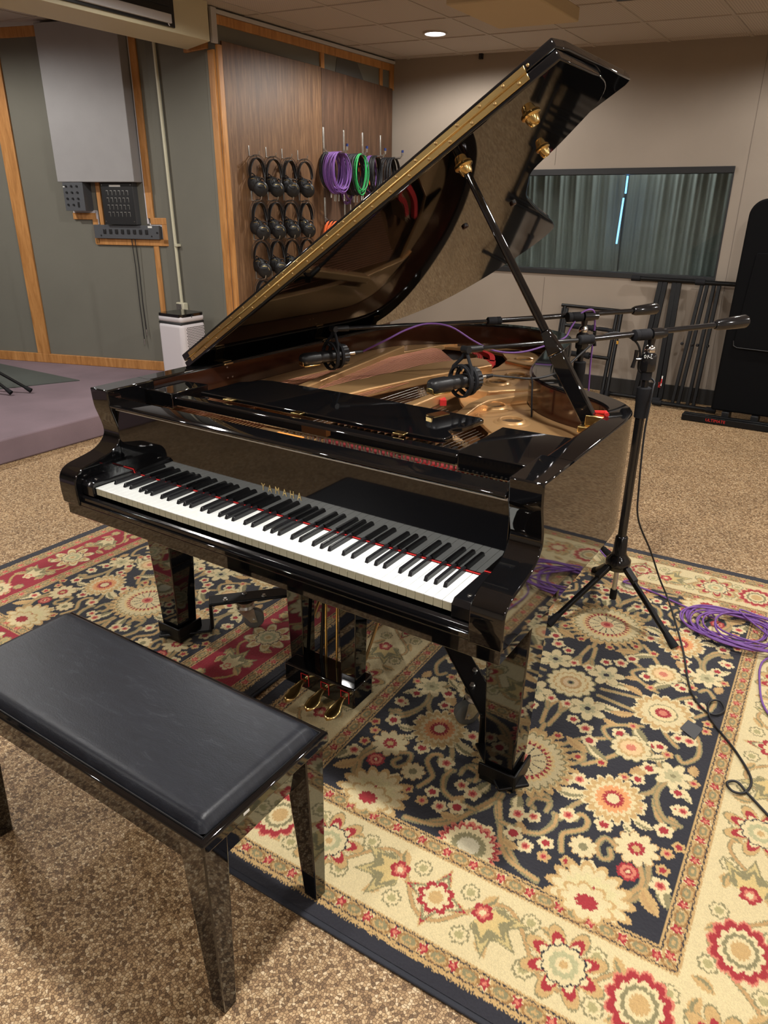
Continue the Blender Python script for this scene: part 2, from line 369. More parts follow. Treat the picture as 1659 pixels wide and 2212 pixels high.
l = bpy.data.lights.new('curtain_fill_lamp', 'AREA'); l.energy = 15; l.size = .9; l.size_y = .15; l.shape = 'RECTANGLE'; l.color = (1, 1, .98)  # unseen fill lamp added to brighten the curtain behind the glass
o = bpy.data.objects.new('curtain_fill_lamp', l); COL.objects.link(o); o.location = (-.1, YB + .19, 2.5); o.rotation_euler = (math.radians(18), 0, 0)
for (xa, za, xb, zb, lb) in ((-.036, 1.714, -.036, 1.584, 'short blue glowing light strip at the top of the back window'), (-.047, 1.551, -.058, 1.20, 'longer blue glowing light strip lower down in the back window')):
    tag(obj('light_strip', MB().obox(((xa + xb) / 2, YB + .16, (za + zb) / 2), (.006, 0, 0), (0, .004, 0), ((xb - xa) / 2, 0, (zb - za) / 2)), 'led'), lb, 'light')

# raised carpeted stage
struct('floor_stage', MB().box((XL, -3.5, 0), (-2.39, 2.98, .155)), 'stage', .012)
# timber trims -- boards lying on a wall segment, given by x range and z range
def on(a, b, x, d=0):
    a = Vector((*a, 0)); b = Vector((*b, 0)); t = (b - a).normalized(); nn = Vector((t.y, -t.x, 0))
    k = (x - a.x) / (b.x - a.x); return a + (b - a) * k + nn * d
def board(mb, A, B, x0, x1, z0, z1, d0=0, d1=.018, lean=0):
    p, q = on(A, B, x0, d0), on(A, B, x1, d0); P, Q = on(A, B, x0, d1), on(A, B, x1, d1)
    mb.prism([(p.x, p.y, z0), (q.x, q.y, z0), (Q.x, Q.y, z0), (P.x, P.y, z0)], [(p.x, p.y, z1), (q.x, q.y, z1), (Q.x, Q.y, z1), (P.x, P.y, z1)]); return mb
t3 = MB()
board(t3, V0, V1, -6.9, -2.99, .155, .235, 0, .02); board(t3, V1, V2, -3.0, -2.2, .155, .235, 0, .02)
struct('baseboard_left', t3, 'pine', .004)
t3 = MB()
board(t3, V0, V1, -4.33, -4.21, .235, 2.73); struct('trim_3', t3, 'pine', .003)
t3 = MB(); board(t3, V0, V1, -6.9, -3.81, 2.63, 2.70); board(t3, V0, V1, -3.12, -3.065, 1.37, 2.66); board(t3, V0, V1, -3.10, -2.945, 1.325, 1.375)
board(t3, V0, V1, -3.005, -2.945, 1.18, 1.325); board(t3, V0, V1, -3.60, -2.945, 1.165, 1.215)
board(t3, V0, V1, -3.775, -3.57, 1.355, 1.405); board(t3, V0, V1, -3.605, -3.56, 1.17, 1.36); board(t3, V0, V1, -3.54, -3.505, 1.30, 1.66)
struct('trim_4', t3, 'pine', .003)
t3 = MB(); board(t3, V0, V1, -3.10, -3.055, .235, 1.17, 0, .012)
struct('trim_5', t3, 'pine', .003)
t3 = MB(); board(t3, V1, V2, -2.262, -2.2, .235, 2.43, 0, .02); board(t3, V1, V2, -2.52, -2.262, 2.44, 2.50, 0, .022)
t3.box((-2.2, 2.862, .2), (-2.178, 2.905, 2.46)); struct('trim_6', t3, 'pine', .003)
t3 = MB(); t3.box((-2.2, 2.87, 2.575), (-2.182, YB, 2.63)); t3.box((-2.2, 3.99, 2.46), (-2.184, 4.035, 2.58)); t3.box((-2.2, 4.83, 2.43), (-2.184, 4.87, 2.58)); t3.box((-2.2, 4.99, 2.43), (-2.184, YB, 2.58))
struct('trim_7', t3, 'pine', .002)
t3 = MB(); t3.box((-2.2, 2.86, 2.632), (-2.17, YB, 2.655)); t3.box((-2.185, 2.81, 2.46), (-2.165, 2.86, 2.66)); board(t3, V0, V1, -6.9, -3.81, 2.70, 2.735, 0, .02)
struct('trim_8', t3, mat('white_trim', srgb(190, 186, 182), .6), .002)
t3 = MB(); t3.prism([(-2.199, y, z) for y, z in ((4.22, 2.57), (4.5, 2.57), (4.62, 2.42), (4.60, 2.40), (4.1, 2.40), (4.19, 2.46))], [(-2.196, y, z) for y, z in ((4.22, 2.57), (4.5, 2.57), (4.62, 2.42), (4.60, 2.40), (4.1, 2.40), (4.19, 2.46))])
struct('trim_9', t3, mat('dark_wall_patch', srgb(84, 82, 78), .9))
# plywood sheets on the wall
pw = obj('plywood_panel', MB().prism([(-2.199, y, z) for y, z in ((2.905, .15), (3.98, .15), (3.98, 2.475), (2.905, 2.485))], [(-2.178, y, z) for y, z in ((2.905, .15), (3.98, .15), (3.98, 2.475), (2.905, 2.485))]), 'plywood', None, .002)
tag(pw, 'brown oak plywood sheet behind the headphones, nearer the wooden corner post', 'panel', 'plywood sheets on the left side wall')
M['plywood2'] = wood_mat('oak_plywood_dark', srgb(62, 44, 32), srgb(84, 60, 44), srgb(106, 78, 58), (7, 7, .55), .5, 6)
pw = obj('plywood_panel', MB().prism([(-2.199, y, z) for y, z in ((3.984, .15), (5.02, .15), (5.02, 2.44), (3.984, 2.47))], [(-2.178, y, z) for y, z in ((3.984, .15), (5.02, .15), (5.02, 2.44), (3.984, 2.47))]), 'plywood2', None, .002)
tag(pw, 'darker brown plywood sheet behind the coiled cables, next to the back corner', 'panel', 'plywood sheets on the left side wall')
# soffit with projection screen housing
so = MB().prism([(-2.12, -3.4, 2.45), (-2.12, 2.74, 2.45), (-2.12, 2.74, ceil_z(-2.12)), (-2.12, -3.4, ceil_z(-2.12))], [(-2.46, -3.4, 2.45), (-2.46, 2.86, 2.45), (-2.46, 2.86, ceil_z(-2.46)), (-2.46, -3.4, ceil_z(-2.46))])
struct('trim_10', so, 'creampaint', .002)
sc = empty('projection_screen', (-2.11, 1.0, 2.47)); tag(sc, 'black ceiling projection screen housing with silver bottom bar at the upper left', 'projection screen')
obj('housing', MB().box((-2.119, -2.2, 2.472), (-2.105, 2.44, 2.645)), 'blackplastic', sc, .002)
obj('bottom_bar', MB().box((-2.105, -2.1, 2.487), (-2.085, 2.40, 2.535)), 'silverbar', sc, .003)
obj('roller_cover', MB().box((-2.105, -2.2, 2.575), (-2.098, 2.40, 2.64)), 'satin', sc, .002)
obj('pull_tab', MB().tube([(-2.088, 2.37, 2.485), (-2.086, 2.372, 2.478), (-2.086, 2.378, 2.472)], .003), 'whiteplastic', sc)
# grey cover board
cv = MB(); A2, B2 = V0, V1
board(cv, A2, B2, -3.80, -3.14, 1.63, 2.695, 0, .11)
cvo = obj('wall_cover', cv, 'greycover', None, .004); tag(cvo, 'tall light grey painted cover box on the left wall above the patch panels', 'cover')
# ---- patch panels
def wall_local(x, z, d): p = on(V0, V1, x, d); return Vector((p.x, p.y, z))
tw = (Vector((*V1, 0)) - Vector((*V0, 0))).normalized(); nw = Vector((tw.y, -tw.x, 0))
def face_disc(mb, x, z, d, r, h=.003, n=12): c = wall_local(x, z, d); mb.cyl(c, c + nw * h, r, n=n)
bx = empty('patch_box', wall_local(-3.66, 1.42, 0)); tag(bx, 'small grey steel connector box with three columns of jacks under the grey cover', 'patch panel')
k = MB(); board(k, V0, V1, -3.765, -3.59, 1.42, 1.628, 0, .105); obj('case', k, 'panelgrey', bx, .002)
jk = 0
for r_ in range(4):
    for c_ in range(3):
        if r_ == 3 and c_ == 2: continue
        k = MB(); face_disc(k, -3.735 + c_ * .047, 1.60 - r_ * .045, .105, .008, .008); obj('jack', k, 'blackplastic', bx)
k = MB(); board(k, V0, V1, -3.652, -3.638, 1.447, 1.485, .105, .109); obj('switch', k, 'satin', bx)
k = MB(); board(k, V0, V1, -3.762, -3.745, 1.592, 1.60, .105, .106); obj('label_strip', k, 'glove_white', bx)
bx = empty('patch_box', wall_local(-3.32, 1.32, 0)); tag(bx, 'black faced steel panel with four rows of metal sockets under the grey cover', 'patch panel')
k = MB(); board(k, V0, V1, -3.455, -3.19, 1.322, 1.628, 0, .065); obj('case', k, 'panelgrey', bx, .002)
k = MB(); board(k, V0, V1, -3.457, -3.192, 1.322, 1.628, .065, .069); obj('face_plate', k, 'panelblack', bx)
for r_ in range(4):
    for c_ in range(6):
        k = MB(); x = -3.415 + c_ * .034; z = 1.567 - r_ * .052
        board(k, V0, V1, x, x + .013, z, z + .005, .069, .074); board(k, V0, V1, x + .013, x + .016, z - .03, z + .005, .069, .072)
        obj('socket', k, 'zinc', bx)
k = MB(); board(k, V0, V1, -3.385, -3.29, 1.598, 1.611, .069, .070); obj('label_strip', k, 'glove_white', bx)
for x, z in ((-3.447, 1.61), (-3.203, 1.612), (-3.447, 1.345), (-3.203, 1.345)):
    k = MB(); face_disc(k, x, z, .069, .004, .002); obj('screw', k, 'steel', bx)
bx = empty('patch_box', wall_local(-3.3, 1.21, 0)); tag(bx, 'long grey steel panel with eight black sockets at the bottom of the wall panels', 'patch panel')
k = MB(); board(k, V0, V1, -3.585, -3.02, 1.216, 1.318, 0, .045); obj('case', k, 'panelgrey', bx, .002)
for c_ in range(8):
    x = -3.50 + c_ * .052; k = MB(); board(k, V0, V1, x, x + .022, 1.252, 1.287, .045, .052); obj('socket', k, 'panelblack', bx, .002)
for x, z, r_ in ((-3.525, 1.238, .006), (-3.085, 1.238, .006), (-3.035, 1.265, .008)): k = MB(); face_disc(k, x, z, .045, r_); obj('plug_hole', k, 'panelblack', bx)
k = MB(); board(k, V0, V1, -3.11, -3.075, 1.30, 1.314, .045, .046); obj('label_strip', k, 'glove_white', bx)
k = MB(); board(k, V0, V1, -3.11, -2.99, 1.31, 1.335, 0, .012); board(k, V0, V1, -3.01, -2.99, 1.22, 1.33, 0, .012); board(k, V0, V1, -3.77, -3.56, 1.402, 1.425, 0, .012); board(k, V0, V1, -3.575, -3.555, 1.32, 1.42, 0, .012); board(k, V0, V1, -3.13, -3.118, 1.33, 2.65, 0, .012)
struct('trim_11', k, 'whiteplastic')
for x, zb, lb in ((-3.272, .37, 'thin black wall cable hanging lower, under the long grey panel'), (-3.243, .45, 'thin black wall cable hanging slightly shorter, under the long grey panel')):
    c = empty('hanging_cable', wall_local(x, 1.21, .04)); tag(c, lb, 'cable', 'two cables hanging below the wall panels')
    obj('cord', MB().tube([wall_local(x, 1.216, .03), wall_local(x + .002, 1.0, .022), wall_local(x - .003, .7, .02), wall_local(x, zb + .05, .018)], .0035), 'cable', c)
    obj('plug', MB().cyl(wall_local(x, zb + .05, .018), wall_local(x, zb, .018), .006, .005), 'zinc', c)
# conduit and outlet box
cd = empty('conduit', on(V1, V2, -2.84, .02)); tag(cd, 'thin cream vertical conduit on the grey wall behind the air purifier', 'conduit')
a_, b_ = on(V1, V2, -2.86, .022), on(V1, V2, -2.825, .022)
obj('pipe', MB().cyl((a_.x, a_.y, 2.68), (b_.x, b_.y, .74), .0125, n=12), 'conduit', cd)
k = MB(); board(k, V1, V2, -2.875, -2.775, .665, .745, 0, .045); obj('outlet_box', k, 'conduit', cd, .006)
k = MB(); board(k, V1, V2, -2.868, -2.80, .672, .735, .045, .048); obj('outlet_plate', k, 'zinc', cd, .004)
k = MB(); board(k, V1, V2, -2.835, -2.795, 1.17, 1.19, 0, .036); obj('clip', k, 'conduit', cd, .002)

# ------------------------------------------------------------------ ceiling things
for i, (lx, ly, pw_) in enumerate(LAMPS):
    if i: names = None
    c = empty('ceiling_downlight', (lx, ly, ceil_z(lx)))
    tag(c, 'round recessed downlight glowing in the ceiling left of the piano lid' if i == 0 else 'round recessed ceiling downlight outside the picture', 'ceiling light', 'recessed ceiling downlights')
    z = ceil_z(lx)
    obj('trim_ring', MB().lathe((lx, ly, z - .012), (0, 0, 1), [(0, .075), (.0, .088), (.014, .090), (.014, .075), (0, .075)]), 'tilegrid', c)
    obj('lens', MB().cyl((lx, ly, z - .008), (lx, ly, z - .001), .074, n=28), 'lens', c)
pn = MB(); P4 = [(-.45, 2.86), (.06, 2.88), (.06, 3.53), (-.45, 3.53)]
pn.prism([(x, y, ceil_z(x) - .13) for x, y in P4], [(x, y, ceil_z(x) - .055) for x, y in P4])
pc = empty('acoustic_cloud', (-.2, 3.2, 2.5)); tag(pc, 'square cream acoustic panel hung just below the tiled ceiling', 'acoustic panel')
obj('panel', pn, 'panelcream', pc, .008)
for x, y in ((-.38, 2.93), (.0, 2.95), (.0, 3.46), (-.38, 3.46)): obj('hanger', MB().cyl((x, y, ceil_z(x) - .06), (x, y, ceil_z(x) + .005), .003, n=6), 'steel', pc)
tag(obj('air_vent', MB().prism([(x, y, ceil_z(x) - .012) for x, y in ((.22, 3.28), (.62, 3.28), (.62, 3.70), (.22, 3.70))], [(x, y, ceil_z(x) - .0) for x, y in ((.22, 3.28), (.62, 3.28), (.62, 3.70), (.22, 3.70))]), 'satin', None, .002), 'dark ceiling vent at the very top, right of the cream panel', 'vent')
tag(obj('wall_bracket', MB().box((-1.335, YB - .03, 2.60), (-1.305, YB - .001, 2.66)).box((-1.33, YB - .04, 2.60), (-1.31, YB - .03, 2.625)), 'satin', None, .002), 'small black bracket high on the back wall at the ceiling line', 'bracket')

# ------------------------------------------------------------------ rugs: the woven pattern is computed per vertex
def lin(c): return np.array(srgb(*c)[:3])
NAVY, TAN, OLIVE, CREAM, RED, PINK, GOLDT, DKRED = lin((38, 38, 46)), lin((184, 148, 98)), lin((136, 128, 92)), lin((216, 198, 152)), lin((160, 44, 50)), lin((204, 122, 98)), lin((194, 160, 106)), lin((120, 34, 42))
def rug_pattern(border, accent, cream_border):
    HX, HY, st = .812, 1.158, .0025
    us = np.arange(0, HX + st / 2, st); vs = np.arange(0, HY + st / 2, st)
    U0, V0_ = np.meshgrid(us, vs)
    rng = np.random.RandomState(3); J = rng.rand(*U0.shape) - .5; J2 = rng.rand(*U0.shape) - .5
    comb = np.sin(U0 * 2 * np.pi / .0075) * .0016
    U = U0 + J2 * .0016; V = V0_ + comb + J * .0022
    img = np.zeros(U.shape + (3,)); img[:] = NAVY
    def put(mask, c): img[mask] = c
    def flower(cx, cy, R, n, depth, rot, cols, asp=1.0, pw=1.0, sharp=False):
        k = R * 1.35; i0, i1 = max(0, int((cy - k) / st)), int((cy + k) / st) + 2; j0, j1 = max(0, int((cx - k) / st)), int((cx + k) / st) + 2
        u = U[i0:i1, j0:j1] - cx; v = (V[i0:i1, j0:j1] - cy) / asp
        r = np.hypot(u, v); th = np.arctan2(v, u)
        sub = img[i0:i1, j0:j1]
        for sc, c, dd in cols:
            rr = R * sc * (1 - depth * dd * (np.abs(np.sin((th - rot) * n / 2)) ** pw if sharp else 1 - np.abs(np.cos((th - rot) * n / 2)) ** .8))
            sub[r < rr] = c
    def fan(cx, cy, R, rot, cols, n=9, spread=1.45):
        k = R * 1.2; i0, i1 = max(0, int((cy - k) / st)), int((cy + k) / st) + 2; j0, j1 = max(0, int((cx - k) / st)), int((cx + k) / st) + 2
        u = U[i0:i1, j0:j1] - cx; v = V[i0:i1, j0:j1] - cy; sub = img[i0:i1, j0:j1]
        r = np.hypot(u, v); th = np.angle(np.exp(1j * (np.arctan2(v, u) - rot)))
        for sc, c, dd in cols:
            rr = R * sc * (1 - .42 * dd * np.abs(np.sin(th * n / 2)) ** .7) * np.clip(1.05 - .45 * (np.abs(th) / spread) ** 2 - .6 * (np.abs(th) / spread) ** 12, .10, 1)
            sub[r < rr] = c
    def stroke(P, wd, c, c2=None, wd2=0):
        P = [(p.x, p.y) for p in smooth_pts([(a, b, 0) for a, b in P], 5)]
        xs = [p[0] for p in P]; ys = [p[1] for p in P]; m_ = wd + .01
        i0, i1 = max(0, int((min(ys) - m_) / st)), int((max(ys) + m_) / st) + 2; j0, j1 = max(0, int((min(xs) - m_) / st)), int((max(xs) + m_) / st) + 2
        if i0 >= img.shape[0] or j0 >= img.shape[1] or i1 <= 0 or j1 <= 0: return
        u = U[i0:i1, j0:j1]; v = V[i0:i1, j0:j1]; D = np.full(u.shape, 9.)
        for (ax, ay), (bx_, by) in zip(P[:-1], P[1:]):
            dx, dy = bx_ - ax, by - ay; q = dx * dx + dy * dy + 1e-12
            t = np.clip(((u - ax) * dx + (v - ay) * dy) / q, 0, 1); D = np.minimum(D, np.hypot(u - ax - t * dx, v - ay - t * dy))
        sub = img[i0:i1, j0:j1]
        if c2 is not None: sub[D < wd2] = c2
        sub[D < wd] = c
    def leaf(cx, cy, Ln, wd, ang, c, c2):
        k = Ln; i0, i1 = max(0, int((cy - k) / st)), int((cy + k) / st) + 2; j0, j1 = max(0, int((cx - k) / st)), int((cx + k) / st) + 2
        u = U[i0:i1, j0:j1] - cx; v = V[i0:i1, j0:j1] - cy; ca, sa = math.cos(ang), math.sin(ang)
        a = u * ca + v * sa; b = -u * sa + v * ca + .12 * a * a / Ln * 3; t = a / (Ln / 2)
        hw = wd / 2 * np.clip(1 - t * t, 0, 1) * (1 + .35 * np.abs(np.sin(a * 2 * np.pi / .02)))
        sub = img[i0:i1, j0:j1]; sub[(np.abs(t) < 1) & (np.abs(b) < hw)] = c; sub[(np.abs(t) < .8) & (b > 0) & (b < hw * .6)] = c2
    # ---- field vines
    vines = [[(.387,.593),(.406,.653),(.396,.72),(.362,.751),(.325,.751),(.302,.731),(.304,.698),(.324,.706)],[(.181,.803),(.133,.79),(.085,.746),(.036,.687),(.009,.639),(.005,.591)],
      [(.181,.799),(.109,.783),(.067,.745),(.037,.681),(.006,.615)],[(.126,.583),(.125,.55),(.105,.529),(.083,.55),(.075,.578),(.096,.592)],[(.203,.687),(.188,.637),(.204,.616),(.23,.588),(.23,.557),(.208,.545),(.199,.572)],
      [(.317,.601),(.285,.587),(.274,.625),(.293,.655),(.313,.642),(.305,.618)],[(.317,.399),(.35,.36),(.36,.299),(.339,.238),(.305,.201)],[(.078,.312),(.11,.263),(.176,.218)],[(.011,.249),(.02,.169),(.006,.119)],[(.02,.169),(.055,.095),(.12,.06)],
      [(.361,.392),(.382,.445),(.416,.474),(.429,.445),(.413,.434)],[(.08,.668),(.113,.677),(.142,.658),(.157,.605),(.147,.58)],[(.166,.589),(.176,.538),(.211,.469)],[(.037,.681),(.086,.68),(.134,.666),(.159,.622),(.155,.581)],
      [(.34,.753),(.383,.713),(.397,.669),(.377,.624)],[(.438,.448),(.40,.444),(.371,.403),(.361,.352),(.374,.304)],[(.118,.545),(.084,.556),(.08,.587)],[(.26,.10),(.20,.13),(.16,.17),(.19,.21),(.22,.20),(.215,.175)],[(.10,.02),(.17,.03),(.24,.04)],
      [(.39,.03),(.42,.08),(.43,.15),(.40,.20),(.38,.18)],[(0,.33),(.0,.25)],[(.07,.40),(.12,.38),(.15,.34),(.13,.30),(.105,.32)],[(.23,.26),(.19,.32),(.155,.36)],[(.28,.02),(.33,.10),(.37,.14)]]
    for k_, P in enumerate(vines): stroke(P, .0042 if k_ % 2 else .0052, TAN if k_ % 3 else lin((170, 142, 96)), OLIVE, .0085)
    leaves = [(.119,.291,.10,.030,.3),(.168,.293,.10,.03,.6),(.149,.07,.10,.030,.1),(.192,.073,.08,.025,-.4),(.421,.72,.08,.03,.9),(.448,.685,.07,.028,1.3),(.161,.487,.09,.035,-.3),(.09,.671,.05,.02,.8),(.087,.737,.05,.02,.2),(.05,.60,.07,.03,1.2),(.354,.495,.06,.025,.2),(.228,.772,.07,.03,-.5),(.154,.412,.05,.02,1),(.26,.145,.09,.03,.9),(.33,.22,.08,.025,-.6),(.43,.22,.05,.025,1.4),(.07,.50,.06,.03,.9),(.235,.50,.06,.025,-.8),(.43,.33,.06,.02,1.0),(.30,.30,.07,.03,-1.0),(.17,.135,.06,.02,.2),(.09,.36,.06,.02,-.4),(.33,.53,.05,.02,.5)]
    for i, (x, y, Ln, wd, an) in enumerate(leaves): leaf(x, y, Ln, wd, an, (GOLDT, OLIVE, CREAM, TAN)[i % 4], (TAN, CREAM, OLIVE, GOLDT)[i % 4])
    small = [(.046,.783),(.121,.72),(.08,.698),(.171,.726),(.162,.684),(.066,.632),(.225,.71),(.274,.696),(.269,.547),(.429,.555),(.424,.395),(.435,.66),(.43,.612),(.365,.098),(.314,.172),(.353,.189),(.068,.181),(.114,.203),(.053,.28),(.027,.116),(.321,.275),(.27,.347),(.304,.336),(.165,.423),(.198,.325),(.435,.391),(.406,.484),(.235,.114),(.327,.166),(.396,.094),(.132,.337),(.104,.619),(.21,.17),(.43,.02),(.25,.40),(.13,.44),(.29,.46),(.33,.44),(.06,.45),(.44,.27),(.41,.33),(.18,.565),(.45,.52),(.02,.73),(.14,.25),(.24,.03),(.35,.06)]
    for i, (x, y) in enumerate(small):
        flower(x, y, .0185 + .004 * (i % 3), 5, .35, i * .7, [(1, CREAM if i % 3 else GOLDT, 1), (.5, PINK if i % 2 else RED, .6), (.28, RED, .3)], pw=.9)
    # ---- field blooms
    flower(0, 0, .082, 14, .16, 0, [(1.02, OLIVE, 1), (.95, CREAM, 1), (.74, GOLDT, 1), (.66, CREAM, 1), (.45, TAN, .8), (.33, lin((206, 180, 140)), .6), (.16, OLIVE, 1), (.08, NAVY, 0)])
    flower(0, .43, .150, 30, .17, 0, [(1, GOLDT, 1), (.88, lin((216, 192, 138)), 1), (.84, OLIVE, .8), (.80, CREAM, 1), (.62, lin((222, 192, 134)), .6), (.56, RED, 2.2), (.47, NAVY, 1), (.45, CREAM, .4), (.16, PINK, .6), (.08, RED, 0)])
    for k_ in range(12):
        a = k_ * PI / 6 + .2; stroke([(.0 + .03 * math.cos(a), .43 + .03 * math.sin(a)), (.062 * math.cos(a), .43 + .062 * math.sin(a))], .0015, NAVY)
    flower(.09, .105, .060, 6, .55, .3, [(1.05, OLIVE, 1), (1, CREAM, 1), (.45, lin((176, 168, 130)), .8), (.16, NAVY, 0)], pw=.8)
    flower(.30, 0, .098, 16, .22, .1, [(1, CREAM, 1), (.90, GOLDT, 1), (.72, CREAM, .8), (.46, OLIVE, .3), (.42, lin((220, 200, 150)), .3), (.26, RED, .8), (.14, PINK, .6)])
    flower(.255, .215, .060, 12, .18, 0, [(1.03, OLIVE, 1), (.96, CREAM, 1), (.7, GOLDT, 1), (.55, lin((226, 190, 140)), .8), (.25, PINK, 1)])
    flower(.385, .27, .055, 7, .5, .5, [(1.05, OLIVE, 1), (1, CREAM, 1), (.5, lin((180, 170, 128)), .8), (.15, OLIVE, 0)], pw=.8)
    flower(.265, .445, .088, 18, .24, .1, [(1, CREAM, 1), (.90, GOLDT, 1), (.70, CREAM, 1), (.55, lin((216, 150, 96)), .8), (.35, RED, 1.3), (.2, CREAM, .5)], 1.08)
    flower(.36, .58, .056, 10, .32, 0, [(1.04, TAN, 1), (.97, CREAM, 1), (.4, RED, .8), (.18, GOLDT, 0)], pw=.8)
    flower(.36, .66, .028, 8, .2, 0, [(1, RED, 1), (.72, PINK, 1), (.4, RED, 1), (.2, CREAM, 0)])
    flower(.245, .645, .036, 9, .28, 0, [(1.03, TAN, 1), (.95, CREAM, 1), (.35, OLIVE, .6)])
    flower(.30, .775, .105, 15, .28, .2, [(1, GOLDT, 1), (.86, CREAM, 1), (.62, lin((214, 200, 150)), .8), (.3, RED, 1)], .95)
    flower(0, .795, .085, 20, .22, 0, [(1, PINK, 1), (.9, RED, 1), (.8, CREAM, 1), (.55, OLIVE, .8), (.35, lin((200, 190, 160)), .6)], .9)
    # ---- guards and border
    fu, fv = .466, .815
    d_in = np.maximum(U - fu, V - fv)          # > 0 outside the field
    side = (U - fu) > (V - fv)                 # on the long side border
    s = np.where(side, V, U)
    G = .052; B0 = G; B1 = .255; G2 = .303
    def band(lo, hi, base):
        m_ = (d_in > lo) & (d_in <= hi); img[m_] = base
        mid = (lo + hi) / 2; h = (hi - lo)
        t = np.mod(s, .072) - .036; q = np.mod(s + .036, .072) - .036; dd = d_in - mid
        img[m_ & (np.hypot(t, dd * 1.1) < .0145 * (1 + .3 * np.cos(5 * np.arctan2(dd, t))))] = CREAM
        img[m_ & (np.hypot(t, dd * 1.1) < .0120 * (1 + .3 * np.cos(5 * np.arctan2(dd, t))))] = RED if cream_border else lin((190, 70, 66))
        img[m_ & (np.hypot(t, dd) < .005)] = PINK
        img[m_ & (np.hypot(q / 1.6, dd) < .010) & (np.hypot(q / 1.6, dd) > .0045)] = OLIVE
        img[m_ & (np.abs(np.hypot(q / 1.7, dd - .003) - .014) < .0018)] = lin((150, 112, 66))
        for e in (lo + h * .14, hi - h * .14): img[np.abs(d_in - e + .0015 * np.sin(s * 300)) < .0016] = NAVY
    m_ = (d_in > -.0) & (d_in <= .008); 
    img[d_in > B0] = border
    # border motifs, mirrored with the quarter: positions run along the middle line of the border
    mid = (B0 + B1) / 2
    def bpos(k, along): return (fu + mid, along) if k else (along, fv + mid)
    vine_c = TAN if cream_border else lin((190, 150, 90))
    for k, L_ in ((0, .62), (1, .97)):
        P = [];
        for i in range(60):
            a = L_ * i / 59; P.append((a, .062 * math.cos(a / .148 * PI)))
        P = [((fu + mid + o_), a) if k else (a, fv + mid + o_) for a, o_ in P]; stroke(P, .0042, vine_c, OLIVE, .006)
        for i in range(9 if k else 6):
            a = .075 + .148 * i
            if a > L_: break
            for sg in (-1, 1):
                c = bpos(k, a + .012 * sg); o_ = .055 * sg
                c = (c[0] + o_, c[1]) if k else (c[0], c[1] + o_)
                flower(c[0], c[1], .024, 7, .25, i, [(1, OLIVE, 1), (.8, CREAM if cream_border else GOLDT, 1), (.45, lin((168, 158, 110)), .6)])
                leaf(c[0] + (.0 if k else .05), c[1] + (.05 if k else 0), .055, .022, i * .9 + sg, GOLDT, OLIVE)
        seq = ['lily', 'fan', 'star', 'palm'] if not k else ['lily', 'fan', 'star', 'fan', 'lily', 'fan']
        al = [0, .148, .305, .462] if not k else [.0, .175, .36, .53, .0, .73]
        if k: seq, al = ['lily', 'fan', 'star', 'fan2', 'palm'], [0, .19, .362, .53, .735]
        for nm, a in zip(seq, al):
            cx, cy = bpos(k, a)
            if nm == 'lily':
                flower(cx, cy, .088, 4, .62, PI / 4 + PI / 4, [(1.03, GOLDT, 1), (.93, accent, 1)], pw=.7, sharp=True)
                flower(cx, cy, .070, 4, .5, 0, [(1, OLIVE, 1), (.85, CREAM, 1)], pw=.8, sharp=True)
                flower(cx, cy, .046, 8, .3, 0, [(1, accent, 1), (.72, CREAM, 1), (.4, GOLDT, .6)])
            elif nm.startswith('fan'):
                ro = (0 if not k else PI / 2) + (.5 if nm == 'fan' else PI)
                c0 = (cx - .045 * math.cos(ro), cy - .045 * math.sin(ro))
                fan(c0[0], c0[1], .120, ro, [(1, OLIVE, 1), (.9, lin((196, 176, 120)), 1), (.7, OLIVE, .6), (.6, CREAM if not cream_border else lin((205, 180, 120)), 1)])
                flower(c0[0], c0[1], .026, 5, .3, 0, [(1, accent, 1), (.6, PINK, 1), (.3, CREAM, 0)])
            elif nm == 'star':
                flower(cx, cy, .095, 8, .62, .25, [(1.02, OLIVE, 1), (.97, GOLDT if cream_border else CREAM, 1), (.80, accent if cream_border else GOLDT, 1.1), (.62, CREAM, 1.0)], pw=.75)
                flower(cx, cy, .046, 10, .15, 0, [(1.08, NAVY, 1), (1, CREAM, 1), (.7, lin((176, 172, 130)), 1), (.4, CREAM, .8), (.2, GOLDT, 0)])
            else:
                flower(cx, cy, .070, 12, .18, 0, [(1, PINK, 1), (.92, accent if cream_border else CREAM, 1), (.70, CREAM, 1), (.55, OLIVE, .8), (.42, CREAM, .6), (.3, GOLDT, 1)], 1.15)
    cx, cy = fu + mid - .01, fv + mid - .01
    flower(cx, cy, .075, 8, .5, .4, [(1, OLIVE, 1), (.92, CREAM if not cream_border else GOLDT, 1), (.6, accent, 1), (.4, CREAM, .8)], pw=.8)
    band(0, G, GOLDT * .92); band(B1, G2, GOLDT * .92)
    edge = (d_in > G2) & (d_in <= G2 + .012) & ((J + .5) > (d_in - G2) / .012); img[d_in > G2] = NAVY * 1.1; img[edge] = GOLDT
    # palmettes that poke over the inner guard
    flower(.30, .795, .07, 9, .3, .2, [(1, GOLDT, 1), (.86, CREAM, 1), (.4, RED, 1)], .8)
    nz_ = rng.rand(*U.shape); img *= (.90 + .2 * nz_)[..., None]
    return us, vs, img
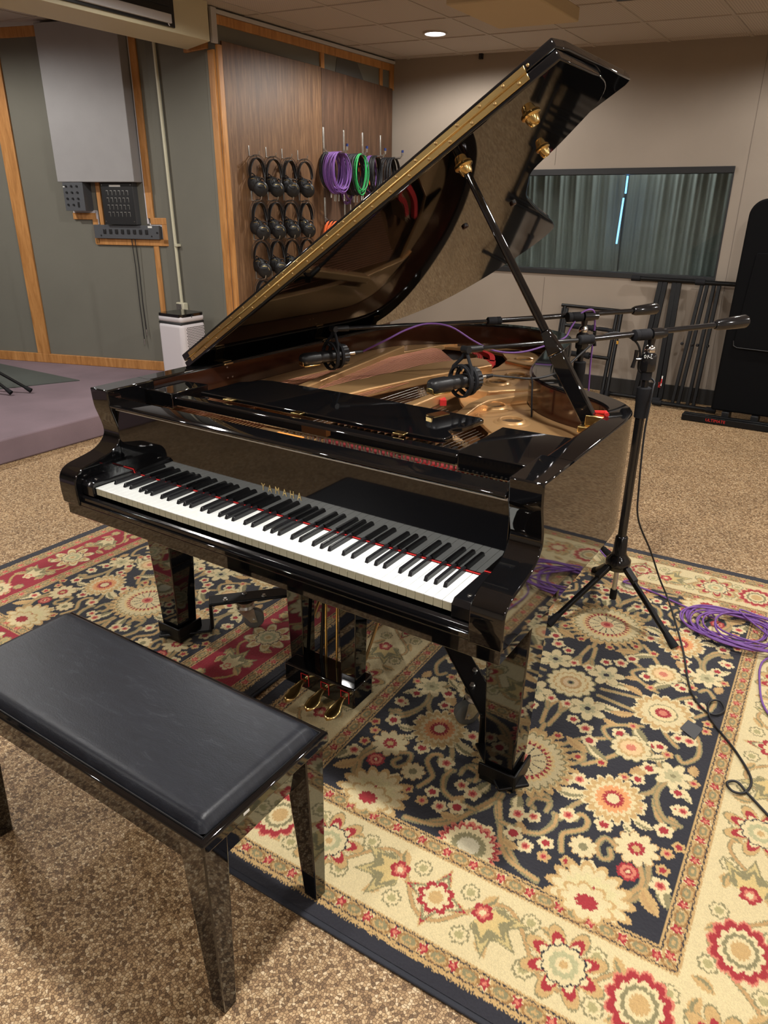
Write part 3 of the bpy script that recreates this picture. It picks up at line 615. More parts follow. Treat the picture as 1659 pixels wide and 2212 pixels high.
def make_rug(name, cx, cy, border, accent, cb, z0, label, sx=1.0, rz=0):
    us, vs, q = rug_pattern(border, accent, cb); us = us * sx
    full = np.concatenate([q[:, :0:-1], q], 1); full = np.concatenate([full[:0:-1], full], 0)
    X = cx + np.concatenate([-us[:0:-1], us]); Y = cy - np.concatenate([-vs[:0:-1], vs])
    nx, ny = len(X), len(Y); rg = np.random.RandomState(5)
    z = z0 + .010 + (rg.rand(ny, nx) - .5) * .0012
    gx, gy = np.meshgrid(X, Y); co_ = np.stack([gx, gy, z], -1).reshape(-1, 3)
    idx = np.arange(nx * ny).reshape(ny, nx)
    fc = np.stack([idx[:-1, :-1], idx[1:, :-1], idx[1:, 1:], idx[:-1, 1:]], -1).reshape(-1, 4)
    me = bpy.data.meshes.new(name); me.vertices.add(nx * ny); me.vertices.foreach_set('co', co_.astype(np.float32).ravel())
    me.loops.add(fc.size); me.loops.foreach_set('vertex_index', fc.astype(np.int32).ravel())
    me.polygons.add(len(fc)); me.polygons.foreach_set('loop_start', np.arange(0, fc.size, 4, dtype=np.int32)); me.polygons.foreach_set('use_smooth', np.ones(len(fc), bool))
    me.update(); me.validate()
    a = me.attributes.new('weave', 'FLOAT_COLOR', 'POINT'); cc = np.ones((nx * ny, 4), np.float32); cc[:, :3] = full.reshape(-1, 3); a.data.foreach_set('color', cc.ravel())
    me.materials.append(M['rug'])
    r_ = empty(name, (cx, cy, 0)); OFF[r_.name] = Vector((cx, cy, 0)); tag(r_, label, 'rug', 'patterned rugs under the piano')
    pile = bpy.data.objects.new('pile', me); COL.objects.link(pile); pile.parent = r_; pile.location = (-cx, -cy, 0)
    hx, hy = us[-1], vs[-1]; e = MB()
    P = [(cx - hx - .012, cy - hy - .012), (cx + hx + .012, cy - hy - .012), (cx + hx + .012, cy + hy + .012), (cx - hx - .012, cy + hy + .012)]
    e.hexa(P, .0005, .0085); obj('binding', e, 'rugedge', r_, .003); r_.rotation_euler = (0, 0, math.radians(rz))
    return r_
make_rug('rug', 1.278, .805, CREAM * .96, RED, True, 0, 'cream bordered floral rug with navy field under the right side of the piano', 1.0, 1.6)
make_rug('rug', -.335, .805, lin((150, 32, 48)), CREAM, False, 0, 'red bordered floral rug with navy field under the left side of the piano', .945, 0)
tag(obj('tape_patch', MB().hexa([(1.640, .765), (1.688, .735), (1.70, .80), (1.652, .82)], .0125, .0137), mat('dark_grey_tape', srgb(66, 66, 68), .5)), 'dark grey tape patch stuck on the cream bordered rug', 'tape')

# ------------------------------------------------------------------ grand piano (x along the keys, y towards the tail)
KZ = .69; RT = .955
piano = empty('grand_piano', (.612, .8, 0)); tag(piano, 'glossy black grand piano with its lid propped open, standing on two rugs', 'piano')
lab = lambda o, t: (o.__setitem__('label', t), o)[1]
CH = [(1.361,.30),(1.361,.45),(1.361,.62),(1.359,.74),(1.345,.825),(1.30,.900),(1.22,.965),(1.128,1.005),(1.05,1.06),(.985,1.14),(.935,1.26),(.893,1.42),(.855,1.58),(.825,1.74),(.785,1.89),(.71,2.01),(.60,2.08),(.46,2.11),(.30,2.09),(.15,2.02),(.02,1.92),(-.07,1.80),(-.12,1.66),(-.137,1.50),(-.137,1.2),(-.137,.9),(-.137,.6),(-.137,.30)]
outer = [(p.x, p.y) for p in smooth_pts([(x, y, 0) for x, y in CH], 4)]
inner = offset_poly(outer, .066)
innr2 = offset_poly(outer, .069)
def band_mesh(A, B, z0, z1):
    mb = MB(); n_ = len(A)
    vs = [(x, y, z0) for x, y in A] + [(x, y, z1) for x, y in A] + [(x, y, z1) for x, y in B] + [(x, y, z0) for x, y in B]
    fs = []
    for i in range(n_ - 1):
        for a, b_ in ((0, 1), (1, 2), (2, 3), (3, 0)): fs.append((a * n_ + i, a * n_ + i + 1, b_ * n_ + i + 1, b_ * n_ + i))
    fs += [(0, n_, 2 * n_, 3 * n_), (n_ - 1, 4 * n_ - 1, 3 * n_ - 1, 2 * n_ - 1)]
    return mb.add(vs, fs)
obj('rim', band_mesh(outer, inner, .60, RT), 'lacquer', piano, .004, smooth=30)
lab(obj('inner_rim', band_mesh(offset_poly(outer, .0665), offset_poly(outer, .074), .70, RT - .008), 'innerrim', piano), 'brown veneered inner face of the rim')
# arms (cheeks) in profile
prof = [(.31, RT), (.126, RT), (.130, .90), (.140, .865), (.150, .83), (.151, .805), (.140, .785), (.122, .770), (.095, .758), (.060, .750), (.020, .743), (-.004, .735), (-.020, .722), (-.029, .700), (-.030, .66), (-.026, .622), (.31, .605)]
prof = [tuple(p) for p in [(q.x, q.y) for q in smooth_pts([(a, b, 0) for a, b in prof[1:15]], 3)]]
prof = [(.31, RT)] + prof + [(-.026, .622), (.31, .622)]
for x0, x1 in ((1.280, 1.361), (-.137, -.056)):
    obj('arm', MB().prism([(x0, y, z) for y, z in prof], [(x1, y, z) for y, z in prof]), 'lacquer', piano, .004, smooth=40)
# keybed, key slip, key blocks
obj('keybed', MB().box((-.129, -.018, .583), (1.353, .50, .625)), 'lacquer', piano, .003)
obj('key_slip', MB().prism([(-.056, y, z) for y, z in ((-.016, .625), (.000, .625), (.002, .652), (-.005, .657), (-.014, .652))], [(1.280, y, z) for y, z in ((-.016, .625), (.0, .625), (.002, .652), (-.005, .657), (-.014, .652))]), 'lacquer_soft', piano, .002)
obj('slip_moulding', MB().box((-.056, -.022, .626), (1.28, -.016, .640)), 'lacquer', piano, .002)
for x0, x1 in ((1.227, 1.280), (-.056, -.003)):
    kb = obj('key_block', MB().prism([(x0, y, z) for y, z in ((-.008, .66), (-.008, .69), (.002, .703), (.148, .703), (.148, .66))], [(x1, y, z) for y, z in ((-.008, .66), (-.008, .69), (.002, .703), (.148, .703), (.148, .66))]), 'lacquer_soft', piano, .002)
    obj('key_block_screw', MB().lathe(((x0 + x1) / 2, .028, .7028), (0, 0, 1), [(0, .006), (.002, .006), (.003, .004)], 14), 'steel', kb)
# keys
wk = 1.224 / 52; wmesh = None
for i in range(52):
    x = i * wk
    mb = MB(); mb.prism([(x + .0005, y, z) for y, z in ((.0, KZ - .0008), (.148, KZ - .0008), (.148, KZ - .004), (.0, KZ - .004))], [(x + wk - .0005, y, z) for y, z in ((.0, KZ - .0008), (.148, KZ - .0008), (.148, KZ - .004), (.0, KZ - .004))])
    k_ = obj('white_key', mb, 'ivory', piano, .0009)
    obj('key_front', MB().box((x + .0007, .0014, KZ - .024), (x + wk - .0007, .147, KZ - .0042)), 'ivoryfront', k_, .0006)
pos = []
for i in range(51):
    nt_ = 'ABCDEFG'[i % 7]
    if nt_ in 'ACDFG':
        sh = {'A': .0015, 'C': -.0022, 'D': .0022, 'F': -.0028, 'G': 0}[nt_]; pos.append((i + 1) * wk + sh)
b0 = None
for x in pos:
    w0, w1 = .0052, .0044; y0, y1 = .050, .1485; zt = KZ + .0118
    A = [(x - w0, y0, KZ - .002), (x + w0, y0, KZ - .002), (x + w0, y1, KZ - .002), (x - w0, y1, KZ - .002)]
    B = [(x - w1, y0 + .006, zt - .001), (x + w1, y0 + .006, zt - .001), (x + w1, y1, zt), (x - w1, y1, zt)]
    obj('black_key', MB().prism(A, B), 'ebony', piano, .0014)
fe = MB(); fe.tube([(-.052, .1475, .7045), (-.006, .1475, .7045), (.0, .1475, .6925), (1.224, .1475, .6925), (1.231, .1475, .7045), (1.277, .1475, .7045)], .0017, 8)
obj('felt_strip', fe, 'felt', piano)
# fallboard, hinge, top rail
obj('fallboard', MB().box((-.056, .150, KZ - .012), (1.280, .168, .893)), 'lacquer', piano, .002)
obj('fallboard_hinge', MB().box((-.05, .1455, .8905), (1.274, .1525, .8965)), 'nickel', piano)
ff = MB(); fp_ = ((.130, .899), (.128, .908), (.134, .913), (.150, .914), (.196, .914), (.196, .898)); ff.prism([(-.056, y, z) for y, z in fp_], [(1.276, y, z) for y, z in fp_])
obj('fallboard_flap', ff, 'lacquer', piano, .003)
obj('name_felt', MB().box((.550, .203, .880), (.640, .224, .906)), 'orangefelt', piano, .001)
put_text('maker_lettering', 'YAMAHA', .030, 'goldleaf', piano, (.613, .1497, .7635), (1, 0, 0), (0, 0, 1), 2.0, .72)
# side shelves and music desk rail
for x0, x1, y1_ in ((1.083, 1.2800, .525), (-.056, .071, .415)):
    obj('desk_shelf', MB().prism([(x0, .268, .885), (x1, .268, .885), (x1, y1_ + .01, .885), (x0, y1_, .885)], [(x0, .268, .936), (x1, .268, .936), (x1, y1_ + .01, .936), (x0, y1_, .936)]), 'lacquer', piano, .003)
obj('desk_rail', MB().box((.071, .272, .893), (1.083, .312, .926)), 'lacquer', piano, .007, seg=3)
dk = [(.118, .345), (.975, .345), (1.000, .352), (1.004, .392), (.975, .420), (.975, .445), (.995, .480), (1.004, .575), (.99, .588), (.60, .605), (.20, .600), (.155, .585), (.145, .55), (.118, .52)]
obj('music_desk', MB().hexa(dk, .918, .932), 'lacquer', piano, .003)
for x in (.26, .53, .88): obj('desk_hinge', MB().box((x - .017, .318, .928), (x + .017, .343, .9335)), 'brass', piano, .001)
# ---- iron plate, soundboard
inn = offset_poly(outer, .075)
def inner_fill(z0, z1, ymin=.235):
    P = [(x, y) for x, y in inn]; P = [(P[0][0], ymin)] + P + [(P[-1][0], ymin)]; return MB().hexa(P, z0, z1)
obj('soundboard', inner_fill(.775, .785, .45), 'soundboard', piano)
obj('pin_block', MB().box((-.062, .197, .79), (1.286, .46, .845)), 'gold', piano, .003)
obj('plate_front', MB().hexa([(-.062, .198), (1.286, .198), (1.286, .475), (-.062, .475)], .845, .853), 'gold', piano, .002)
fl = [(x, y) for x, y in inn if x > .40 and y > .485]
fl = [p for p in fl if not (p[0] < .46 and p[1] > 2.0)]
edge_in = [(.37, 1.93), (.455, 1.905), (.535, 1.78), (.565, 1.62), (.56, 1.45), (.585, 1.27), (.635, 1.12), (.71, 1.00), (.80, .89), (.90, .79), (1.02, .66), (1.13, .56), (1.20, .474)]
flange = [(1.286, .474)] + fl + edge_in
# flange stays solid: each hole is a ring + flush disc painted dark as shade
HOLES = [(.608, 1.803), (.709, 1.484), (.700, 1.324), (.743, 1.163), (.845, .993), (.969, .857), (1.10, .70)]
obj('plate_flange', MB().hexa(flange, .838, .852), 'gold', piano, .002)
for hx_, hy_ in HOLES:
    rg_ = obj('plate_hole_ring', MB().lathe((hx_, hy_, .851), (0, 0, 1), [(0, .062), (.004, .055), (.005, .048), (.010, .043), (.012, .038), (.010, .034), (.0, .033), (0, .062)], 28), 'gold', piano)
    obj('hole_shade', MB().cyl((hx_, hy_, .8525), (hx_, hy_, .8535), .0335, n=24), 'holeshade', rg_)
left_fl = [(-.062, .474), (.02, .474), (.028, .95), (.05, 1.30), (.085, 1.62), (.15, 1.90), (.20, 1.99)] + [p for p in inn if p[0] < .20 and p[1] > .47]
obj('plate_bass_flange', MB().hexa(left_fl, .838, .862), 'gold', piano, .002)
obj('plate_tail', MB().hexa([(.15, 1.90), (.37, 1.93), (.455, 1.905), (.50, 2.00)] + [p for p in inn if .15 < p[0] < .50 and p[1] > 1.9], .838, .852), 'gold', piano, .002)
def strut(P, z0, z1, nm='plate_strut'): obj(nm, MB().hexa(P, z0, z1), 'gold', piano, .006, seg=3)
strut([(.235, .46), (.275, .46), (.095, 1.62), (.065, 1.60)], .845, .892)
strut([(.24, .46), (.35, .46), (.40, .874), (.46, 1.147), (.51, 1.30), (.585, 1.52), (.52, 1.60), (.46, 1.62), (.355, 1.40), (.315, 1.126), (.27, .887)], .845, .880)
strut([(.625, .46), (.66, .46), (.665, .88), (.66, 1.07), (.78, 1.075), (.90, 1.20), (.86, 1.24), (.72, 1.11), (.632, 1.09)], .845, .884)
strut([(.86, .46), (.90, .46), (.83, .90), (.83, .98), (.90, 1.13), (.93, 1.18), (.895, 1.20), (.79, 1.03), (.79, .90)], .845, .878)
strut([(.56, 1.70), (.80, 1.62), (.81, 1.66), (.55, 1.76)], .845, .866, 'plate_rib')
strut([(1.06, .46), (1.09, .46), (1.03, .60), (1.00, .66), (.98, .66)], .845, .870)
# bridges, felt, agraffes
def ribbon(P, w_, z0, z1):
    a = offset_poly(P, w_ / 2); b_ = offset_poly(P, -w_ / 2); return band_mesh(a, b_, z0, z1)
br = [(p.x, p.y) for p in smooth_pts([(.35, 1.80, 0), (.42, 1.73, 0), (.475, 1.62, 0), (.50, 1.50, 0), (.49, 1.38, 0)], 6)]
obj('bass_bridge', ribbon(br, .030, .785, .862), 'bridge', piano, .002)
br2 = [(p.x, p.y) for p in smooth_pts([(.48, 1.12, 0), (.54, 1.04, 0), (.61, .94, 0), (.70, .82, 0), (.82, .69, 0), (1.0, .56, 0)], 6)]
obj('treble_bridge', ribbon(br2, .030, .785, .838), 'bridge', piano, .002)
for P in ([(.36, 1.86), (.44, 1.80), (.50, 1.70), (.535, 1.60), (.545, 1.50)], [(.37, 1.78), (.43, 1.72), (.455, 1.66), (.53, 1.66)], [(.585, 1.07), (.63, 1.00), (.68, .93)]):
    obj('felt_strip', ribbon([(p.x, p.y) for p in smooth_pts([(a, b_, 0) for a, b_ in P], 5)], .022, .846, .866), 'felt', piano)
obj('string_felt', MB().box((.95, .290, .853), (1.28, .312, .874)), 'felt', piano, .002)
obj('pin_felt', MB().box((.62, .330, .853), (1.28, .350, .866)), 'darkfelt', piano, .002)
# strings
for i in range(30):
    x0 = -.035 + .0145 * i; x1 = .165 + .0105 * i
    yb = 1.80 - .012 * i if i > 4 else 1.76
    obj('bass_string', MB().cyl((x0, .205, .868), (x1, yb, .868), .0016, n=6), 'copper', piano)
for i in range(46):
    t = i / 45; x0 = .46 + .78 * t; x1 = .475 + .75 * t ** .9; y1_ = 1.16 - .66 * t ** .8
    obj('string', MB().cyl((x0, .27, .864), (x1 - .02, y1_, .842), .0009, n=5), 'steel', piano)
br_pts = [Vector((a, b_, .866)) for a, b_ in br]
for P, z_, nn_ in ((br, .862, 26), (br2, .838, 26)):
    sp_ = smooth_pts([(a, b_, z_) for a, b_ in P], 2); pm = MB()
    for i in range(nn_):
        p = sp_[int(i * (len(sp_) - 1) / (nn_ - 1))]
        for dx in (-.010, -.002, .007): pm.cyl((p.x + dx, p.y + dx * .6, z_), (p.x + dx, p.y + dx * .6, z_ + .009), .0017, n=5)
    o_ = obj('bridge_pins', pm, 'steel', piano); o_['kind'] = 'stuff'
pinm = None; np_ = 0; rest = MB()
for i in range(60):
    for j in range(3):
        x = .50 + i * .0128 + j * .003; y = .238 + j * .030 + (.004 if i % 2 else 0)
        if i >= 27 or j == 1 and i > 5:
            pass
        if np_ < 98 and (i >= 20 or j == 0):
            if pinm is None:
                pinm = obj('tuning_pin', MB().cyl((x, y, .853), (x, y + .002, .884), .0033, .003, n=8), 'zinc', piano); p0 = Vector((x, y, 0))
            else:
                c = pinm.copy(); COL.objects.link(c); c.location = Vector((x, y, 0)) - p0 + pinm.location
            np_ += 1
        else: rest.cyl((x, y, .853), (x, y + .002, .884), .0033, .003, n=6)
ro = obj('tuning_pins', rest, 'zinc', piano); ro['kind'] = 'stuff'
dm = MB()
for i in range(26): x = .60 + i * .0235; dm.box((x, .36, .872), (x + .010, .415, .895))
ro = obj('dampers', dm, 'satin', piano); ro['kind'] = 'stuff'
# lid in its opened position
TH = math.radians(33.0); LH = Vector((-.13, 0, .950)); LU = Vector((math.cos(TH), 0, math.sin(TH))); LN = Vector((-math.sin(TH), 0, math.cos(TH))); LV = Vector((0, 1, 0))
def LP(u, v, n_=0): return LH + LU * u + LV * v + LN * n_
main = [(-.012, .53), (1.532, .53), (1.532, .80), (1.515, .90), (1.46, .98), (1.36, 1.045), (1.28, 1.09), (1.175, 1.14), (1.11, 1.24), (1.045, 1.36), (1.0, 1.50), (.955, 1.66), (.915, 1.82), (.880, 1.97), (.850, 2.07), (.815, 2.15), (.75, 2.205), (.64, 2.24), (.49, 2.25), (.35, 2.235), (.20, 2.17), (.10, 2.07), (.03, 1.93), (-.005, 1.78), (-.012, 1.6)]
mm_ = [main[0], main[1]] + [(p.x, p.y) for p in smooth_pts([(a, b_, 0) for a, b_ in main[2:]], 4)]
lid = obj('lid', MB().prism([LP(u, v, 0) for u, v in mm_], [LP(u, v, .025) for u, v in mm_]), 'lacquer', piano, .004)
flap = [(-.012, .533), (1.532, .533), (1.540, .60), (1.540, 1.085), (1.52, 1.10), (.0, 1.10), (-.012, 1.09)]
obj('front_flap', MB().prism([LP(u, v, .0275) for u, v in flap], [LP(u, v, .053) for u, v in flap]), 'lacquer', lid, .004)
hg = MB()
hg.prism([LP(.03, .5305, z_) if k_ in (0, 3) else LP(1.455, .5305, z_) for k_, z_ in enumerate((.0095, .0095, .0245, .0245))], [LP(.03, .5275, z_) if k_ in (0, 3) else LP(1.455, .5275, z_) for k_, z_ in enumerate((.0095, .0095, .0245, .0245))])
hg.prism([LP(.03, .5355, z_) if k_ in (0, 3) else LP(1.455, .5355, z_) for k_, z_ in enumerate((.0285, .0285, .0430, .0430))], [LP(.03, .5275, z_) if k_ in (0, 3) else LP(1.455, .5275, z_) for k_, z_ in enumerate((.0285, .0285, .0430, .0430))])
obj('piano_hinge', hg, 'brass', lid, .0008)
obj('hinge_barrel', MB().cyl(LP(.03, .5275, .0265), LP(1.455, .5275, .0265), .0030, n=10), 'brass', lid)
for i in range(21):
    u = .05 + i * .069
    obj('hinge_screw', MB().lathe(LP(u, .5276, .0165), (0, -1, 0), [(0, .004), (.001, .004), (.0018, .002)], 10), 'brassdull', lid)
    obj('hinge_screw', MB().lathe(LP(u + .034, .5276, .0362), (0, -1, 0), [(0, .004), (.001, .004), (.0018, .002)], 10), 'brassdull', lid)
for (u, v), s_ in (((1.372, .70), .74), ((1.272, 1.00), .6), ((1.165, .68), .74)):
    c = LP(u, v, 0)
    obj('prop_cup', MB().lathe(c, -LN, [(0, .034 * s_), (.003, .035 * s_), (.006, .032 * s_), (.008, .026 * s_), (.022, .021 * s_), (.026, .017 * s_), (.012, .012 * s_)], 26), 'brass', lid)
obj('lid_bumper', MB().lathe(LP(1.00, 1.33, 0), -LN, [(0, .012), (.006, .012), (.008, .009)], 14), 'innerrim', lid)
obj('lid_bumper', MB().lathe(LP(.86, 1.20, 0), -LN, [(0, .012), (.006, .012), (.008, .009)], 14), 'innerrim', lid)
for y in (.66, 1.25, 1.68):
    hb = obj('lid_hinge', MB().box((-.071, y - .022, .885), (-.0635, y + .022, .952)), 'brassdull', piano, .002)
    obj('hinge_knuckle', MB().cyl((-.137, y - .028, .959), (-.137, y + .028, .959), .006, n=12), 'brassdull', hb)
    obj('hinge_plate', MB().box((-.137, y - .02, .955), (-.07, y + .02, .958)), 'brassdull', hb, .001)
    for dz in ((-.012, .938), (-.012, .90), (.012, .90)):
        obj('hinge_screw', MB().lathe((-.0635, y + dz[0], dz[1]), (1, 0, 0), [(0, .004), (.002, .003)], 10), 'steel', hb)
# prop stick
pa, pm_, pb = LP(1.165, .68, -.012), Vector((1.03, .735, 1.12)), Vector((1.268, .715, .925))
dirp = (pb - pa).normalized(); pm_ = pa + dirp * ((pb - pa).length * .62)
prop = obj('prop_stick', MB().cyl(pa, pm_, .010, .012, n=18), 'lacquer', piano)
ux, uy = frame(dirp); wv_ = dirp.cross(Vector((0, 1, 0))).normalized(); vv_ = dirp.cross(wv_).normalized()
pr_ = MB(); A = [pm_ + wv_ * a + vv_ * b_ for a, b_ in ((-.012, -.011), (.012, -.011), (.012, .011), (-.012, .011))]; Bm = [pm_ + dirp * .07 + wv_ * a + vv_ * b_ for a, b_ in ((-.022, -.013), (.022, -.013), (.022, .013), (-.022, .013))]; Cc = [pb + wv_ * a + vv_ * b_ for a, b_ in ((-.022, -.013), (.022, -.013), (.022, .013), (-.022, .013))]
pr_.prism(A, Bm); pr_.prism(Bm, Cc); obj('prop_foot', pr_, 'lacquer', prop, .004)
obj('prop_tip', MB().ball(pa, .011), 'brass', prop)
obj('prop_bracket', MB().box((1.235, .69, .905), (1.292, .74, .925)).box((1.25, .70, .925), (1.30, .73, .957)), 'brass', prop, .003)
obj('prop_felt', MB().tube([(1.245, .705, .948), (1.265, .735, .958), (1.295, .735, .962), (1.305, .72, .96)], .006, 8), 'felt', prop)
obj('lid_latch', MB().box((1.228, .876, .895), (1.262, .884, .943)).box((1.225, .880, .943), (1.262, .896, .949)), 'brass', piano, .002)
# legs
def leg(cx, cy, tw, bw_, parent, ztop=.60, zb=.045):
    T = [(cx - tw, cy - tw), (cx + tw, cy - tw), (cx + tw, cy + tw), (cx - tw, cy + tw)]; B_ = [(cx - bw_, cy - bw_), (cx + bw_, cy - bw_), (cx + bw_, cy + bw_), (cx - bw_, cy + bw_)]
    return obj('leg', MB().hexa(B_, zb, ztop, T), 'lacquer', parent, .004)
leg(1.272, .278, .062, .042, piano); leg(-.030, .278, .062, .042, piano); leg(.46, 1.72, .062, .042, piano)
# lyre and pedals
ly = obj('pedal_lyre', MB().hexa([(.520, .262), (.572, .262), (.572, .318), (.520, .318)], .06, .585, [(.512, .255), (.580, .255), (.580, .325), (.512, .325)]).hexa([(.722, .262), (.774, .262), (.774, .318), (.722, .318)], .06, .585, [(.716, .255), (.784, .255), (.784, .325), (.716, .325)]), 'lacquer', piano, .003)
lab(ly, 'pair of black lyre posts')
obj('pedal_box', MB().box((.515, .232, .055), (.79, .335, .128)), 'lacquer', ly, .006)
for x, y in ((.632, .30), (.675, .30)): obj('pedal_rod', MB().cyl((x, y, .12), (x + .005, y + .01, .585), .0042, n=10), 'brass', ly)
obj('pedal_rod', MB().cyl((.60, .315, .12), (.606, .36, .585), .006, n=10), 'satin', ly)
for x in (.53, .765): obj('lyre_brace', MB().cyl((x, .32, .16), (x, .62, .58), .005, n=8), 'brassdull', ly)
for x in (.600, .680, .757):
    pts = smooth_pts([(x, .235, .092, 0), (x, .215, .095, 0), (x, .19, .088, 0), (x, .165, .078, 0), (x, .150, .072, 0)] if 0 else [(x, .240, .093), (x, .215, .092), (x, .19, .086), (x, .168, .078), (x, .138, .070)], 8)
    wf = [(.009 + .012 * min(1, max(0, (i / (len(pts) - 1) - .2) / .45)) ** 1.3) * math.sqrt(max(.02, 1 - max(0, (i / (len(pts) - 1) - .78) / .22) ** 2)) for i in range(len(pts))]
    mb = MB(); vs = []; N = len(pts)
    for p, w_ in zip(pts, wf):
        for k_ in range(12):
            t = 2 * PI * k_ / 12; vs.append((p.x + w_ * math.cos(t), p.y, p.z + .0065 * math.sin(t)))
    fs = [(i * 12 + k_, i * 12 + (k_ + 1) % 12, (i + 1) * 12 + (k_ + 1) % 12, (i + 1) * 12 + k_) for i in range(N - 1) for k_ in range(12)] + [tuple(range(12)), tuple(range((N - 1) * 12, N * 12))[::-1]]
    mb.add(vs, fs); pd = obj('pedal', mb, 'brass', ly, smooth=60)
    fk = MB(); fk.tube([(x - .015, .2305, .072), (x - .015, .2305, .112), (x + .015, .2305, .112), (x + .015, .2305, .072)], .0014, 6)
    obj('pedal_felt', fk, 'felt', ly)

# ------------------------------------------------------------------ piano truck
dol = empty('piano_truck', (.6, .8, 0)); tag(dol, 'black steel three-armed piano truck with swivel casters under the grand piano', 'piano truck')
cen = Vector((.60, .92, .15))
for i, (lx, ly_) in enumerate(((1.272, .278), (-.030, .278), (.46, 1.72))):
    d = Vector((cen.x - lx, cen.y - ly_, 0)); dist = d.length; d.normalize(); q = Vector((-d.y, d.x, 0))
    P = Vector((lx, ly_, 0))
    s1, s2 = P + d * .085, P + d * .11
    ar = MB()
    ar.obox(P + d * .02 + Vector((0, 0, .036)), d * .095, q * .045, Vector((0, 0, .005)))
    ar.obox(P + d * .115 + Vector((0, 0, .085)), d * .006, q * .034, Vector((0, 0, .05)))
    a0, a1 = P + d * .11 + Vector((0, 0, .135)), cen
    ar.obox((a0 + a1) / 2 + Vector((0, 0, .004)), (a1 - a0) / 2, q * .035, Vector((0, 0, .0055)))
    if i == 0: ar.obox((a0 + P + d * .34 + Vector((0, 0, .135))) / 2 + q * -.035 + Vector((0, 0, -.02)), d * .12, q * .004, Vector((0, 0, .03)))
    am = obj('truck_arm', ar, 'powder', dol, .005)
    cp = MB(); fr_ = [Vector((-.052, -.052, 0)), Vector((.052, -.052, 0)), Vector((.052, .052, 0)), Vector((-.052, .052, 0))]
    cp.prism([P + f + Vector((0, 0, .016)) for f in fr_], [P + f + Vector((0, 0, .041)) for f in fr_])
    for a, b_ in ((0, 1), (1, 2)):
        m1 = (fr_[a] + fr_[b_]) / 2; t_ = (fr_[b_] - fr_[a]).normalized()
        cp.obox(P + m1 + Vector((0, 0, .055)), t_ * .054, m1.normalized() * .004, Vector((0, 0, .020)))
    obj('leg_cup', cp, 'powder', am, .003)
    for k_ in range(3):
        bpos_ = P + d * (.17 + .07 * k_) + q * (.015 if k_ % 2 else -.018) + Vector((0, 0, .144))
        obj('bolt', MB().lathe(bpos_, (0, 0, 1), [(0, .009), (.005, .009), (.006, .006), (.012, .006)], 8), 'zinc', am)
    # swivel caster
    c = P + d * .24; cs = obj('caster', MB().lathe((c.x, c.y, .090), (0, 0, 1), [(0, .026), (.012, .034), (.022, .030), (.034, .036), (.040, .036)], 24), 'zinc', dol)
    wd = (q if i else d) ; wp = c + (d if i else q) * .028 + Vector((0, 0, .0505)); h_ = wd.cross(Vector((0, 0, 1)))
    fk = MB()
    for sg in (-1, 1):
        o_ = wp + wd * .022 * sg; top = Vector((c.x, c.y, .098)) + wd * .022 * sg
        fk.prism([o_ + h_ * .012 - Vector((0, 0, .010)), o_ - h_ * .012 - Vector((0, 0, .010)), top - h_ * .030, top + h_ * .030], [x_ + wd * .003 for x_ in (o_ + h_ * .012 - Vector((0, 0, .010)), o_ - h_ * .012 - Vector((0, 0, .010)), top - h_ * .030, top + h_ * .030)])
    obj('caster_fork', fk, 'zinc', cs, .001)
    obj('caster_wheel', MB().lathe(wp - wd * .016 - Vector((0, 0, .0)), wd, [(0, .020), (.0, .031), (.004, .038), (.028, .038), (.032, .031), (.032, .020)], 30), 'greyplastic', cs)
    obj('axle_bolt', MB().cyl(wp - wd * .028, wp + wd * .028, .007, n=8), 'steel', cs)

# ------------------------------------------------------------------ piano bench
BZ = .490; bx0, bx1, by0, by1 = .248, 1.106, -.643, -.292
bench = empty('piano_bench', (.68, -.46, 0)); tag(bench, 'black lacquered piano bench with dark leather cushion in the left foreground', 'bench')
obj('bench_top', MB().box((bx0, by0, BZ - .030), (bx1, by1, BZ - .004)), 'lacquer', bench, .005, seg=3)
# cushion with domed, rounded edge
cu = MB(); nX, nY = 60, 30; m_ = .016; vs = []
for j in range(nY + 1):
    for i in range(nX + 1):
        fx, fy = i / nX * 2 - 1, j / nY * 2 - 1
        hx_, hy_ = (bx1 - bx0) / 2 - m_, (by1 - by0) / 2 - m_
        fx, fy = math.copysign(abs(fx) ** .8, fx), math.copysign(abs(fy) ** .8, fy); x, y = fx * hx_, fy * hy_
        dx, dy = hx_ - abs(x), hy_ - abs(y); R_ = .024
        e1 = min(1, dx / R_); e2 = min(1, dy / R_); prod = math.sqrt(max(0, 1 - (1 - e1) ** 2)) * math.sqrt(max(0, 1 - (1 - e2) ** 2))
        vs.append(((bx0 + bx1) / 2 + x, (by0 + by1) / 2 + y, BZ - .004 + .022 * prod + .003 * (1 - fx * fx) * (1 - fy * fy)))
cu.add(vs, [(j * (nX + 1) + i, j * (nX + 1) + i + 1, (j + 1) * (nX + 1) + i + 1, (j + 1) * (nX + 1) + i) for j in range(nY) for i in range(nX)])
obj('cushion', cu, 'leather', bench, smooth=80)
rim_ = [(bx0 + .014, by0 + .014), (bx1 - .014, by0 + .014), (bx1 - .014, by1 - .014), (bx0 + .014, by1 - .014)]
obj('cushion_piping', MB().tube([(x, y, BZ - .003) for x, y in rim_], .002, 6, closed=True), 'satin', bench)
ap = MB(); in_ = .022; za, zb_ = .375, BZ - .030
ap.hexa([(bx0 + in_ + .012, by0 + in_ + .008), (bx1 - in_ - .012, by0 + in_ + .008), (bx1 - in_ - .012, by1 - in_ - .008), (bx0 + in_ + .012, by1 - in_ - .008)], za, zb_, [(bx0 + in_, by0 + in_), (bx1 - in_, by0 + in_), (bx1 - in_, by1 - in_), (bx0 + in_, by1 - in_)])
obj('storage_box', ap, 'lacquer', bench, .003)
